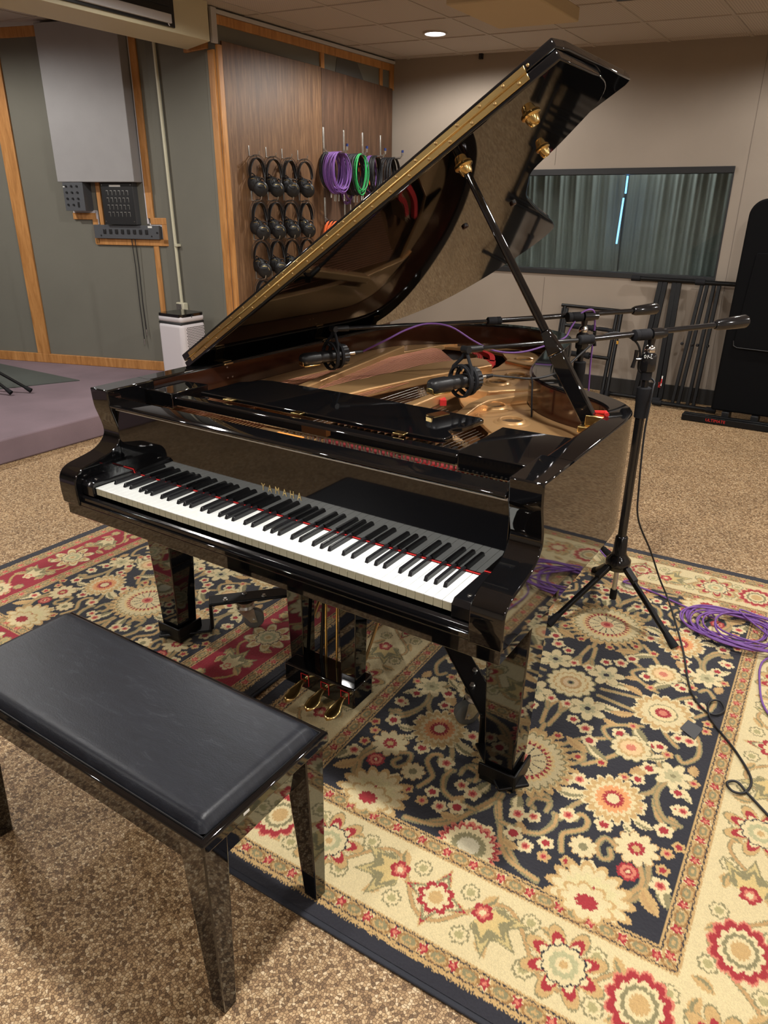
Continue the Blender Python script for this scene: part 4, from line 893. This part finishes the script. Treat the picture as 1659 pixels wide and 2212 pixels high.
for sx in (0, 1):
    for sy in (0, 1):
        X0 = bx1 - .010 if sx else bx0 + .010; Y0 = by0 + .008 if not sy else by1 - .008; dx = -1 if sx else 1; dy = 1 if not sy else -1
        fx = 1.083 if sx else .262; fy = -.620 if not sy else -.292
        T = [(X0, Y0), (X0 + dx * .065, Y0), (X0 + dx * .065, Y0 + dy * .058), (X0, Y0 + dy * .058)]
        B_ = [(fx, fy), (fx + dx * .036, fy), (fx + dx * .036, fy + dy * .034), (fx, fy + dy * .034)]
        zz_ = .012 if (sx and sy) else .001
        if dx * dy < 0: T = T[::-1]; B_ = B_[::-1]
        obj('leg', MB().hexa(B_, zz_, BZ - .031, T), 'lacquer', bench, .003)
obj('chip', MB().box((bx1 - .0005, -.545, BZ - .017), (bx1 + .0004, -.530, BZ - .011)), 'glove_white', bench)

# ------------------------------------------------------------------ microphones, stands and cables
AX = Vector((.314, .949, .0)).normalized(); SD = Vector((AX.y, -AX.x, 0)); UP = Vector((0, 0, 1))
def microphone(c, label):
    c = Vector(c); t = empty('microphone', c); tag(t, label, 'microphone', 'studio microphones over the strings')
    def rounded(a0, a1, w0, w1, h, n=5):      # rounded block along AX
        mb = MB(); vs = []; st = [(a0, .55), (a0 + .008, .85), (a0 + .02, 1), (a1, 1)]
        for a, s_ in st:
            w_ = (w0 if a < (a0 + a1) / 2 else w1) * s_
            for k in range(16):
                th = 2 * PI * k / 16; q = lambda v: math.copysign(abs(v) ** .6, v); vs.append(c + AX * a + SD * w_ * q(math.cos(th)) + UP * h * s_ * q(math.sin(th)))
        K = len(st); fs = [(j * 16 + i, j * 16 + (i + 1) % 16, (j + 1) * 16 + (i + 1) % 16, (j + 1) * 16 + i) for j in range(K - 1) for i in range(16)] + [tuple(range(16))[::-1], tuple(range((K - 1) * 16, K * 16))]
        return mb.add(vs, fs)
    obj('body', rounded(-.075, .03, .024, .026, .019), 'blackplastic', t, smooth=50)
    h = obj('grille', rounded(-.143, -.072, .025, .027, .021), 'blackplastic', t, smooth=50)
    gp = MB(); gp.obox(c + AX * -.105 - UP * .0215, AX * .033, SD * .019, UP * .0028); gp.obox(c + AX * -.141 - UP * .012, AX * .0025, SD * .014, UP * .008); obj('gold_mesh', gp, 'brass', h, .002)
    mt = obj('shock_mount', MB().lathe(c - AX * .022, AX, [(0, .045), (.0, .051), (.012, .052), (.012, .046), (0, .045)], 26), 'rubber', t)
    obj('mount_ring', MB().lathe(c + AX * .006, AX, [(0, .040), (.0, .049), (.010, .049), (.010, .040), (0, .040)], 26), 'rubber', mt)
    kn = MB(); n_ = 40; pr2 = [(i, .038 if i % 2 else .0355) for i in range(n_)]
    A = [c + AX * .024 + (SD * math.cos(2 * PI * i / n_) + UP * math.sin(2 * PI * i / n_)) * r_ for i, r_ in pr2]; kn.prism(A, [p + AX * .022 for p in A]); obj('knurled_nut', kn, 'blackplastic', mt, smooth=20)
    for k in range(6):
        a_ = PI / 3 * k; v_ = SD * math.cos(a_) + UP * math.sin(a_); obj('suspension_arm', MB().tube([c - AX * .016 + v_ * .048, c + AX * .0 + v_ * .032, c + AX * .012 + v_ * .044], .0035, 6), 'rubber', mt)
    yk = MB(); j = c + UP * .095 + AX * .0
    for s_ in (-1, 1): yk.tube([c + SD * .045 * s_ - AX * .015 + UP * .01, c + SD * .040 * s_ - AX * .01 + UP * .04, c + SD * .014 * s_ + UP * .068, j], .0055, 8)
    obj('yoke', yk, 'rubber', mt)
    obj('pivot', MB().cyl(j - SD * .014, j + SD * .014, .011, n=14), 'blackplastic', mt)
    obj('connector', MB().cyl(c + AX * .044, c + AX * .094, .0075, n=16), 'steel', t)
    return j
def cyl_between(nm, a, b, r, m, par, n=16, r1=None): return obj(nm, MB().cyl(a, b, r, r1, n=n), m, par)
def mic_stand(base, zc, joint, back, feet, label, hubz=.225, tl=True):
    t = empty('microphone_stand', (base[0], base[1], 0)); tag(t, label, 'microphone stand', 'boom microphone stands')
    X, Y = base; P = lambda z: Vector((X, Y, z))
    cyl_between('shaft', P(hubz - .01), P(.86), .0165, 'glossblack', t); cyl_between('upper_tube', P(.84), P(zc - .1), .0115, 'glossblack', t)
    obj('grip_clutch', MB().lathe(P(.80), UP, [(0, .020), (.0, .022), (.055, .023), (.06, .025), (.105, .025), (.108, .020)], 18), 'rubber', t)
    obj('grip_clutch', MB().lathe(P(.935), UP, [(0, .018), (.03, .019), (.035, .021), (.08, .022), (.085, .014)], 18), 'rubber', t)
    obj('hub', MB().lathe(P(hubz - .028), UP, [(0, .022), (.0, .038), (.012, .047), (.040, .047), (.055, .033), (.07, .026), (.135, .023), (.14, .018)], 22), 'glossblack', t, smooth=50)
    obj('centre_tube', MB().cyl(P(.09), P(hubz - .02), .0095, n=12), 'zinc', t); obj('tube_tip', MB().cyl(P(.065), P(.105), .0135, n=14), 'rubber', t)
    for f in feet:
        f = Vector((*f, .022)); d = (Vector((f.x - X, f.y - Y, 0))).normalized(); a = P(hubz - .012) + d * .036
        lg = cyl_between('leg', a, f, .0112, 'powder', t); dd = (f - a).normalized()
        obj('rubber_foot', MB().cyl(f - dd * .045, f + dd * .012, .012, .0165, n=14), 'rubber', lg)
        obj('leg_lock', MB().obox(a + dd * .045 + UP * .012, dd * .028, d.cross(UP) * .013, UP * .007), 'blackplastic', lg, .002)
    hd = obj('boom_head', MB().lathe(P(zc - .125), UP, [(0, .016), (.0, .024), (.006, .026), (.050, .026), (.056, .024), (.062, .016)], 22), 'glossblack', t)
    obj('ball_joint', MB().ball(P(zc - .052), .019), 'chrome', hd)
    obj('neck', MB().cyl(P(zc - .045), P(zc - .01), .010, .014, n=14), 'glossblack', hd)
    lv = MB(); q = P(zc - .085); s_ = -(Vector((math.cos(yaw), math.sin(yaw), 0))) if tl else Vector((math.cos(yaw), math.sin(yaw), 0))
    lv.cyl(q + s_ * .022, q + s_ * .045, .006, n=10); lv.tube([q + s_ * .045 + UP * .030, q + s_ * .047, q + s_ * .052 - UP * .030], lambda u: .0055 + .003 * abs(u - .5), 10); obj('clutch_lever', lv, 'glossblack', hd)
    if tl:
        fd = (CAM - q); fd.z = 0; fd.normalize(); rx = UP.cross(fd)
        put_text('lettering', '01-L', .016, 'glove_white', hd, q + fd * .0268 + UP * .012 - rx * .002, rx, UP)
    J = P(zc); joint = Vector(joint); back = Vector(back); d = (joint - J).normalized(); e = (back - J).normalized()
    bm = cyl_between('boom', J + d * ((joint - J).length * .38), joint - d * .02, .0072, 'glossblack', t); cyl_between('outer_boom', J + d * ((joint - J).length * .40), J + e * ((back - J).length * .70), .0098, 'glossblack', t)
    m1 = J + d * ((joint - J).length * .385); obj('boom_grip', MB().lathe(m1 - d * .03, d, [(0, .012), (.003, .0155), (.018, .0155), (.020, .0145), (.024, .0155), (.055, .0155), (.058, .012)], 18), 'rubber', t)
    obj('boom_grip', MB().lathe(J + d * .012, d, [(0, .014), (.003, .019), (.045, .019), (.048, .017), (.052, .019), (.066, .019), (.07, .013)], 18), 'rubber', t)
    obj('boom_clamp', MB().lathe(J - d * .055, d, [(0, .012), (.0, .015), (.02, .016), (.02, .019), (.062, .019), (.064, .012)], 18), 'glossblack', t)
    cw = back - J; obj('counterweight', MB().lathe(J + e * (cw.length * .66), e, [(0, .012), (.006, .0165), (.012, .0165), (.016, .019), (cw.length * .325, .0245), (cw.length * .345, .021), (cw.length * .35, .012)], 22), 'glossblack', t, smooth=40)
    obj('boom_tip', MB().cyl(joint - d * .055, joint - d * .004, .0105, n=14), 'blackplastic', t)
    return t
j1 = microphone((.844, .757, .988), 'black studio microphone over the treble strings, above the right end of the music desk')
j2 = microphone((.245, .885, .978), 'black studio microphone over the bass strings, under the low side of the piano lid')
mic_stand((1.245, 1.35), 1.09, j1, (1.475, 1.71, 1.11), ((1.085, 1.11), (1.513, 1.215), (1.09, 1.63)), 'tall black boom stand on the cream bordered rug, in front of the curved piano side')
mic_stand((.905, 1.66), 1.085, j2, (1.09, 2.0, 1.095), ((1.02, 1.48), (1.08, 1.83), (.80, 1.86)), 'black boom stand beyond the piano, its boom reaching under the lid', tl=False)
def cable(name, pts, r, m, label, cat='cable', k=7, group=None, parts=None):
    o = obj(name, MB().tube(smooth_pts(pts, k), r, 8), m, None, smooth=80); return tag(o, label, cat, group)
tl_ = Vector((.844, .757, .988)) + AX * .09
cb = empty('microphone_cable', tl_); tag(cb, 'black cable from the treble microphone trailing over the cream rug to the right', 'cable')
floorp = [(1.547,1.215,.018),(1.617,.998,.016),(1.672,.905,.016),(1.715,.885,.018),(1.738,.925,.020),(1.715,.965,.020),(1.690,.935,.020),(1.71,.86,.016),(1.801,.747,.015),(1.856,.651,.015),(1.850,.585,.016),(1.822,.568,.018),(1.802,.592,.018),(1.825,.610,.020),(1.862,.580,.016),(1.95,.50,.015),(2.05,.42,.015),(2.2,.30,.008),(2.6,.2,.006)]
obj('cord', MB().tube(smooth_pts([tuple(tl_ + AX * .03), (.93,.90,.984),(.985,.95,.977),(1.012,1.05,.974),(1.039,1.12,.996),(1.07,1.2,1.041),(1.105,1.25,1.082),(1.144,1.29,1.092),(1.195,1.32,1.068),(1.216,1.335,1.03),(1.215,1.36,.96),(1.265,1.375,.93),(1.275,1.345,.90),(1.272,1.335,.75),(1.283,1.33,.55),(1.295,1.345,.42),(1.342,1.422,0.270),(1.384,1.471,0.140),(1.440,1.457,0.050)] + floorp, 7), .0036, 8), 'cable', cb, smooth=80)
obj('plug_boot', MB().cyl(tl_, tl_ + AX * .034, .008, .0055, n=12), 'blackplastic', cb)
obj('cable_tie', MB().tube([(.985,.95,.984),(.989,.952,.965),(.992,.95,.92),(.996,.95,.87),(.998,.95,.845)], .0055, 8, flat=.35), 'rubber', cb)
t2 = Vector((.245, .885, .978)) + AX * .09
pcb = empty('microphone_cable', t2); tag(pcb, 'purple cable from the bass microphone, coiled on the rug at the right', 'cable')
coilp = []
for i in range(14 * 11):
    t = i * 2 * PI / 14 + 2.5; q = i / (14 * 11)
    rx_, ry_ = .150 + .018 * math.sin(q * 19 + 1), .118 + .014 * math.cos(q * 23); ox, oy = .055 * math.sin(q * 4.5 + 3.6), .03 * math.cos(q * 5)
    coilp.append((1.70 + ox + rx_ * math.cos(t), 1.455 + oy + ry_ * math.sin(t), .020 + .028 * q + .004 * math.sin(t * 3)))
obj('cord', MB().tube(smooth_pts([tuple(t2 + AX * .04), (.385,1.02,1.03),(.43,1.08,1.062),(.478,1.15,1.080),(.55,1.2,1.070),(.63,1.24,1.02),(.70,1.28,.985),(.77,1.36,.975),(.83,1.47,.992),(.862,1.57,1.01),(.87,1.60,1.04),(.895,1.635,1.098),(.93,1.67,1.11),(.935,1.70,1.05),(.93,1.72,.9),(.935,1.74,.7),(.96,1.77,.4),(1.0,1.80,.12),(1.08,1.78,.03),(1.16,1.74,.018),(1.22,1.70,.016),(1.24,1.64,.018),(1.22,1.60,.018),(1.26,1.60,.016),(1.36,1.58,.016),(1.46,1.54,.018),(1.60,1.50,.02)] + coilp + [(1.84,1.40,.03),(1.80,1.28,.02),(1.81,1.15,.016),(1.85,1.0,.016),(1.96,.9,.015),(2.2,.8,.008)], 5), .0036, 8), 'purple', pcb, smooth=80)
obj('plug_boot', MB().cyl(t2, t2 + AX * .040, .008, .0055, n=12), 'blackplastic', pcb)

# ------------------------------------------------------------------ air purifier on the stage
pu = empty('air_purifier', (-2.54, 2.64, .155)); tag(pu, 'white tower air purifier with black top standing on the stage by the conduit', 'air purifier')
px0, px1, py0, py1 = -2.67, -2.412, 2.52, 2.762
obj('body', MB().box((px0, py0, .158), (px1, py1, .652)), 'whiteplastic', pu, .028, seg=5)
obj('black_line', MB().box((px0 + .004, py0 + .004, .645), (px1 - .004, py1 - .004, .662)), 'satin', pu, .024, seg=5)  # inset black line between body and upper band
obj('upper_band', MB().box((px0, py0, .6565), (px1, py1, .716)), 'whiteplastic', pu, .028, seg=5)
obj('top_panel', MB().hexa([(px0 + .022, py0 + .001), (px1 - .022, py0 + .001), (px1 - .001, py0 + .022), (px1 - .001, py1 - .022), (px1 - .022, py1 - .001), (px0 + .022, py1 - .001), (px0 + .001, py1 - .022), (px0 + .001, py0 + .022)], .700, .722), 'lacquer', pu, .002)
gh = MB()
for i in range(12):
    for j in range(34):
        y = py0 + .048 + i * .0145; z = .215 + j * .0122 ; y += .007 if j % 2 else 0
        gh.box((px1 - .001, y, z), (px1 + .0006, y + .0088, z + .0068))
ghh = obj('grille_holes', gh, 'satin', pu); ghh['kind'] = 'stuff'
obj('emblem', MB().box((px1 - .001, 2.625, .693), (px1 + .0006, 2.634, .705)), 'panelgrey', pu)
obj('rating_label', MB().box((px0 + .028, py0 - .0006, .18), (px0 + .075, py0 + .001, .215)), mat('pale_sticker', srgb(165, 165, 175), .5), pu)
for x in (px0 + .04, px1 - .04):
    for y in (py0 + .04, py1 - .04): obj('foot', MB().cyl((x, y, .1555), (x, y, .16), .012, n=12), 'rubber', pu)

# ------------------------------------------------------------------ left stage: mat and the tripod legs
mt_ = obj('stage_rug', MB().hexa([(-3.40, 2.27), (-5.4, 2.36), (-5.3, .75), (-3.28, 1.99)][::-1] if 0 else [(-3.38, 2.26), (-4.95, 2.26), (-4.9, .6), (-3.9, 1.1)], .1555, .1615), 'mat')
mt_.data.materials[0] = M['mat']; tag(mt_, 'dark grey green rug lying on the mauve stage at the left edge', 'rug')
ts = empty('tripod_stand', (-3.75, 1.60, .155)); tag(ts, 'black tripod stand on the stage, only its legs showing at the left edge', 'stand')
hubp = Vector((-3.86, 1.52, .52))
for f in ((-3.313, 1.797, .175), (-3.367, 1.671, .175), (-4.1, 1.25, .175)):
    lg = cyl_between('leg', hubp, Vector(f), .011, 'powder', ts); dd = (Vector(f) - hubp).normalized(); obj('rubber_foot', MB().cyl(Vector(f) - dd * .05, Vector(f), .013, .018, n=12), 'rubber', lg)
cyl_between('pole', hubp - UP * .1, hubp + UP * .9, .014, 'powder', ts)

# ------------------------------------------------------------------ headphones on hooks
ROWZ = [1.805, 1.508, 1.235, .955]; COLY = [3.105, 3.288, 3.468, 3.655]
def small_hook(y, z, label):
    t = empty('wall_hook', (-2.178, y, z)); tag(t, label, 'hook', 'small metal hooks holding headphones')
    obj('bracket', MB().box((-2.178, y - .0045, z - .004), (-2.173, y + .0045, z + .066)), 'zinc', t, .001)
    obj('arm', MB().tube([(-2.175, y, z), (-2.14, y, z - .005), (-2.10, y, z - .003), (-2.082, y, z + .006), (-2.076, y, z + .026)], .0038, 8), 'zinc', t)
    return t
def headphones():
    t = empty('headphones', (0, 0, 0))
    arc = [(0, .062 * math.sin(a) * (1 + .25 * (1 - math.cos(a)) * .5), -.095 + .095 * math.cos(a)) for a in [(-PI * .62 + PI * 1.24 * i / 24) for i in range(25)]]
    band = MB(); vs = []
    for i, p in enumerate(arc):
        w_ = .024 - .010 * abs(i - 12) / 12; nrm = Vector((0, p[1], p[2] + .095)).normalized()
        for sx, so in ((-1, 0), (1, 0), (1, 1), (-1, 1)): vs.append(Vector(p) + Vector((sx * w_, 0, 0)) - nrm * (.006 * so + .008))
    fs = [(i * 4 + k, i * 4 + (k + 1) % 4, (i + 1) * 4 + (k + 1) % 4, (i + 1) * 4 + k) for i in range(24) for k in range(4)] + [(0, 1, 2, 3), (99, 98, 97, 96)]
    obj('headband', band.add(vs, fs), 'satin', t, .002)
    for sx in (-.009, .009): obj('band_wire', MB().tube([(sx, .078 * math.sin(a), -.09 + .098 * math.cos(a)) for a in [(-PI * .60 + PI * 1.2 * i / 20) for i in range(21)]], .0018, 6), 'satin', t)
    for s_ in (-1, 1):
        c = Vector((.018 * s_, .006 * s_ + (.004 if s_ > 0 else -.010), -.184 - .016 * s_)); ax_ = Vector((.8, -.75 + .35 * s_, -.1)).normalized()
        cp = obj('ear_cup', MB().lathe(c - ax_ * .012, ax_, [(0, .040), (.006, .050), (.018, .051), (.026, .045), (.030, .032), (.034, .024), (.034, .010)], 24), 'blackplastic', t, smooth=40)
        obj('ear_cushion', MB().lathe(c - ax_ * .032, ax_, [(0, .028), (.004, .045), (.014, .050), (.021, .048)], 24), 'fabricblack', cp, smooth=60)
        u, v_ = frame(ax_); pts = [c + ax_ * .0175 + (u * math.cos(a) + v_ * math.sin(a)) * .0335 for a in [3.3 + 1.9 * i / 10 for i in range(11)]]
        obj('gold_arc', MB().tube(pts, .0017, 6), 'goldarc', cp)
        obj('yoke', MB().tube([c + Vector((.040, 0, .01)), c + Vector((.032, .012 * s_, .05)), c + Vector((0, .016 * s_, .065)), c + Vector((-.032, .012 * s_, .05)), c + Vector((-.040, 0, .01))], .0035, 6), 'satin', t)
    obj('cord', MB().tube(smooth_pts([(0, -.04, -.22), (.01, -.01, -.235), (.03, .03, -.20), (.035, .03, -.14), (.02, -.03, -.13), (.03, -.045, -.17), (.04, .0, -.19), (.03, .04, -.16), (.01, .05, -.10), (.0, .035, -.03), (.0, .0, -.004)], 5), .0022, 6), 'cable', t)
    return t
hp0 = None; RN = ['top', 'second', 'third', 'bottom']; CN = ['first', 'second', 'third', 'fourth']
for r_ in range(4):
    for c_ in range(4):
        if r_ == 3 and c_ > 1: continue
        y, z = COLY[c_], ROWZ[r_]
        small_hook(y, z, 'small metal hook, %s from left in the %s row of headphones' % (CN[c_], RN[r_]))
        o = headphones() if hp0 is None else copy_tree(hp0)
        if hp0 is None: hp0 = o
        o.location = (-2.118, y + .012, z - .004); o.rotation_euler = (0, 0, math.radians(random.uniform(-22, 4))); o.scale = (1.05, 1.05, 1.08)
        tag(o, 'black headphones with gold ring marks, %s from left in the %s row' % (CN[c_], RN[r_]), 'headphones', 'headphones hanging on the plywood wall')
# ------------------------------------------------------------------ coiled cables on long hooks
def big_hook(y, z, label, L_=.235):
    t = empty('cable_hook', (-2.178, y, z)); tag(t, label, 'hook', 'long metal hooks holding cable coils')
    obj('bracket', MB().box((-2.178, y - .010, z - .01), (-2.172, y + .010, z + .185)), 'zinc', t, .002)
    obj('arm', MB().tube([(-2.175, y, z + .03), (-2.14, y, z), (-2.05, y, z - .006), (-2.178 + L_ - .02, y, z - .004), (-2.178 + L_, y, z + .018)], .008, 10), 'zinc', t)
    obj('tip', MB().cyl((-2.178 + L_, y, z + .012), (-2.176 + L_, y, z + .040), .0095, n=12), 'steel', t); obj('tip_cap', MB().cyl((-2.176 + L_, y, z + .038), (-2.175 + L_, y, z + .058), .0105, n=12), 'blue', t)
def coil_mesh(ry, rz, thick, n, seed, r=.0036, droop=0):
    rg = random.Random(seed); mb = MB(); r *= 1.2
    for i in range(n):
        a, b_ = ry * rg.uniform(.86, 1.05), rz * rg.uniform(.92, 1.06); x = thick * (i / max(1, n - 1) - .5) + rg.uniform(-.004, .004); ph = rg.uniform(-.05, .05)
        pts = [(x + .008 * math.sin(2 * PI * k / 26 + i), a * math.sin(2 * PI * k / 26) + ph * .1, -b_ + b_ * math.cos(2 * PI * k / 26)) for k in range(26)]
        mb.tube(pts, r, 6, closed=True)
    return mb
PROTO = {}
def coil(colr, x, y, z, label, ry=.088, rz=.145, n=6, thick=.022, tail=None):
    t = empty('coiled_cable', (x, y, z)); t.location = (x, y, z); OFF[t.name] = Vector((0, 0, 0)); key = (colr, ry, rz, n)
    if key in PROTO:
        for src in PROTO[key]:
            c = src.copy(); COL.objects.link(c); c.parent = t
    else:
        PROTO[key] = [obj('cord_loops', coil_mesh(ry, rz, thick, n, len(PROTO) + 3), colr, t, smooth=80), obj('connector', MB().cyl((.01, .015, -rz * 2 - .02), (.01, .015, -rz * 2 - .07), .007, n=10), 'steel', t),
                      obj('cable_end', MB().tube([(.0, .02, -rz * 1.9), (.01, .018, -rz * 2), (.01, .015, -rz * 2 - .02)], .0036, 6), colr, t)]
    t.rotation_euler = (0, random.uniform(-.06, .06), random.uniform(-.15, .15)); tag(t, label, 'cable', 'coiled cables on the long wall hooks')
HN = ['first', 'second', 'third', 'fourth']
for i, y in enumerate((3.99, 4.268, 4.545, 4.825)): big_hook(y, 1.872, 'long metal wall hook with blue tip, %s from left in the upper row' % HN[i])
for i, y in enumerate((3.99, 4.268, 4.545)): big_hook(y, 1.352, 'long metal wall hook, %s from the left in the lower row of cable hooks' % HN[i])
zt = 1.874
lst = [('cable', -2.150, 3.995, 'black coiled cable nearest the wall on the first upper hook', .085, .135, 6), ('cable', -2.125, 3.995, 'black coiled cable squeezed beside the purple coils on the first upper hook', .085, .135, 6)]
lst += [('purple', -2.098 + .027 * i, 3.998, 'thick purple coiled cable on the first upper hook, %s from the wall' % HN[i], .10, .148, 7) for i in range(4)]
lst += [('purple', -2.145, 4.27, 'long purple coiled cable hanging low behind the black coils on the second upper hook', .10, .185, 6)]
lst += [('cable', -2.12 + .027 * i, 4.272, 'black coiled cable on the second upper hook, %s of four from the wall' % HN[i], .094, .152, 7) for i in range(4)]
lst += [('green', -2.000, 4.275, 'bright green coiled cable at the outer end of the second upper hook', .085, .150, 6)]
lst += [('orange', -2.15, 4.545, 'orange coiled cable nearest the wall on the third upper hook', .085, .14, 4), ('cable', -2.12, 4.545, 'black coiled cable between orange and purple on the third upper hook', .085, .145, 6), ('purple', -2.09, 4.548, 'purple coiled cable in the middle of the third upper hook', .092, .150, 5), ('cable', -2.06, 4.548, 'black coiled cable just outside the purple one on the third upper hook', .09, .145, 7), ('cable', -2.03, 4.548, 'outermost black coiled cable on the third upper hook', .09, .145, 7)]
lst += [('cable', -2.13 + .033 * i, 4.828, 'black coiled cable on the fourth upper hook, %s of four from the wall' % HN[i], .092, .148, 7) for i in range(4)]
for c_, x, y, lb, ry, rz, n_ in lst: coil(c_, x, y, zt, lb, ry, rz, n_)
for i in range(4): coil('orange', -2.135 + .036 * i, 3.995, 1.354, 'orange coiled cable on the first lower hook, %s of four from the wall' % HN[i], .088, .14, 7)
for i in range(4): tag(obj('cable_strap', MB().tube([(-2.135 + .036 * i + dx, 3.992 + dy, 1.352 + dz) for dx, dy, dz in ((-.006, -.05, -.03), (0, -.04, .0), (0, -.01, .006), (.004, .02, .0), (.006, -.02, -.04))], .006, 6, flat=.4), 'rubber'), 'black strap around an orange coil, %s from the wall on the first lower hook' % HN[i], 'strap', 'black straps on the orange coils')
coil('cable', -2.03, 4.27, 1.354, 'black coiled cable on the second lower hook, mostly behind the raised piano lid', .09, .14, 7)

# ------------------------------------------------------------------ back wall: folded stands, gobo, rails
def folded_stand(x0, x1, xr0, xr1, yb, yt, bars, label, w_, zt_=.955):
    t = empty('keyboard_stand', ((x0 + x1) / 2, yb, 0)); tag(t, label, 'stand', 'folded keyboard stands against the back wall')
    for nm, z, y, a, b_ in (('floor_rail', .030, yb - .01, x0, x1), ('top_rail', zt_, yt - .01, xr0, xr1)):
        rl = obj(nm, MB().cyl((a, y, z), (b_, y, z), .017, n=14), 'powder', t)
        for x in (a, b_): obj('end_cap', MB().cyl((x - .035, y, z), (x + .035, y, z), .022, n=14), 'rubber', rl)
    for xb, xt in bars:
        bb, bt = Vector((xb, yb, .035)), Vector((xt, yt, zt_)); ax_ = (bt - bb) / 2
        obj('leg', MB().obox((bb + bt) / 2, ax_, Vector((w_, 0, 0)), Vector((0, .012, 0))), 'powder', t, .004)
    return t
s1_ = folded_stand(.12, .53, .20, .69, 4.86, 5.00, ((.352, .395), (.395, .432), (.52, .50), (.56, .535)), 'folded black keyboard stand with broad flat legs, left one against the back wall', .019)
s2_ = folded_stand(.56, .97, .70, 1.0, 4.78, 4.96, ((.675, .715), (.72, .752), (.79, .80), (.835, .838)), 'folded black keyboard stand with slim paired legs, beside the black baffle', .0135)
for x in (.66, .735, .775, .85): obj('pivot_bolt', MB().lathe((x, 4.855, .50), (0, -1, 0), [(0, .012), (.01, .012), (.016, .007)], 10), 'satin', s2_)
mk = MB().obox((.553, 4.848, .19), (.0045, 0, 0), (0, .0008, 0), (0, .005, .04)); stk = obj('brand_sticker', mk, 'glove_white', s1_)
mk = MB().obox((.553, 4.845, .19), (.0045, 0, 0), (0, .0008, 0), (0, .0015, .018)); obj('red_band', mk, 'redprint', stk)
put_text('lettering', 'PRO', .030, 'redprint', s1_, (.545, 4.838, .16), (0, 0, 1), (-1, 0, 0), 1.0, .8)
fc = empty('folded_stand', (-.12, 4.9, 0)); tag(fc, 'folded black tubular stand with rubber sleeved crossbars leaning on the back wall', 'stand')
def yz(z): return 4.80 + .20 * z / .7
for xb, xt in ((-.36, -.37), (.095, .085), (.135, .118)):
    lg = obj('leg', MB().cyl((xb, yz(.02), .02), (xt, yz(.69), .69), .016, n=12), 'powder', fc); obj('rubber_foot', MB().cyl((xb, yz(0), .003), (xb, yz(.06), .06), .018, n=12), 'rubber', lg)
obj('top_bar', MB().cyl((-.40, yz(.69), .70), (.13, yz(.69), .69), .014, n=12), 'powder', fc)
obj('side_plate', MB().prism([(-.385, yz(.35) - .01, .35), (-.325, yz(.35) - .01, .35), (-.335, yz(.68) - .01, .68), (-.395, yz(.68) - .01, .68)], [(-.385, yz(.35) + .01, .35), (-.325, yz(.35) + .01, .35), (-.335, yz(.68) + .01, .68), (-.395, yz(.68) + .01, .68)]), 'powder', fc, .004)
for z, a, b_ in ((.545, -.33, .09), (.325, -.33, .095)):
    cb_ = obj('cross_bar', MB().cyl((a, yz(z) - .02, z), (b_, yz(z) - .02, z - .01), .015, n=12), 'powder', fc)
    obj('rubber_sleeve', MB().cyl((a + .05, yz(z) - .02, z - .001), (a + .24, yz(z) - .02, z - .005), .023, n=14), 'rubber', cb_); obj('sleeve_collar', MB().cyl((a + .235, yz(z) - .02, z - .005), (a + .262, yz(z) - .02, z - .006), .028, n=14), 'rubber', cb_)
    if z > .5: obj('rubber_sleeve', MB().tube([(a + .29, yz(z) - .02, z - .006), (a + .37, yz(z) - .02, z - .008), (a + .405, yz(z) - .02, z - .02), (a + .41, yz(z) - .02, z - .06)], .017, 12), 'rubber', cb_)
obj('yellow_ring', MB().cyl((.129, yz(.44), .43), (.128, yz(.46), .455), .0165, n=14), 'yellow', fc)
gb = empty('acoustic_baffle', (1.6, 4.65, 0)); tag(gb, 'tall black fabric baffle panel with rounded corner at the right edge', 'acoustic baffle')
R_ = .11; zt2 = 1.545; P = [(.99, .075), (2.3, .075), (2.3, zt2)] + [(1.0 + R_ - R_ * math.sin(a), zt2 - R_ + R_ * math.cos(a)) for a in [PI / 2 * i / 8 for i in range(9)]]
obj('panel', MB().prism([(x, 4.60, z) for x, z in P], [(x, 4.70, z) for x, z in P]), 'fabricblack', gb, .015)
P = [(1.06, .57), (1.075, .555), (2.2, .53), (2.2, 1.2), (1.10, 1.2)]
obj('flap_pocket', MB().prism([(x, 4.585, z) for x, z in P], [(x, 4.60, z) for x, z in P]), 'fabricblack', gb, .006)
obj('pocket_edge', MB().tube([(1.06, 4.583, .60), (1.066, 4.582, .565), (1.09, 4.582, .553), (2.2, 4.582, .528)], .004, 6), 'satin', gb)
for x in (1.10, 1.30, 2.1): obj('foot', MB().box((x - .025, 4.58, .0), (x + .025, 4.74, .075)), 'satin', gb, .004)
rl = empty('floor_rails', (1.2, 4.6, 0)); tag(rl, 'pair of black rails with red lettering lying on the floor in front of the baffle', 'stand')
for y, z, nm in ((4.475, .026, 'rail'), (4.535, .026, 'rail')): obj(nm, MB().box((.82, y - .018, .003), (1.95, y + .018, .05)), 'powder', rl, .004)
obj('rail_web', MB().box((.85, 4.49, .03), (1.95, 4.52, .045)), 'satin', rl)
put_text('lettering', 'ULTIMATE', .030, 'redprint', rl, (1.06, 4.456, .028), (1, 0, 0), (0, 0, 1), 1.0, 1.0, .0006)
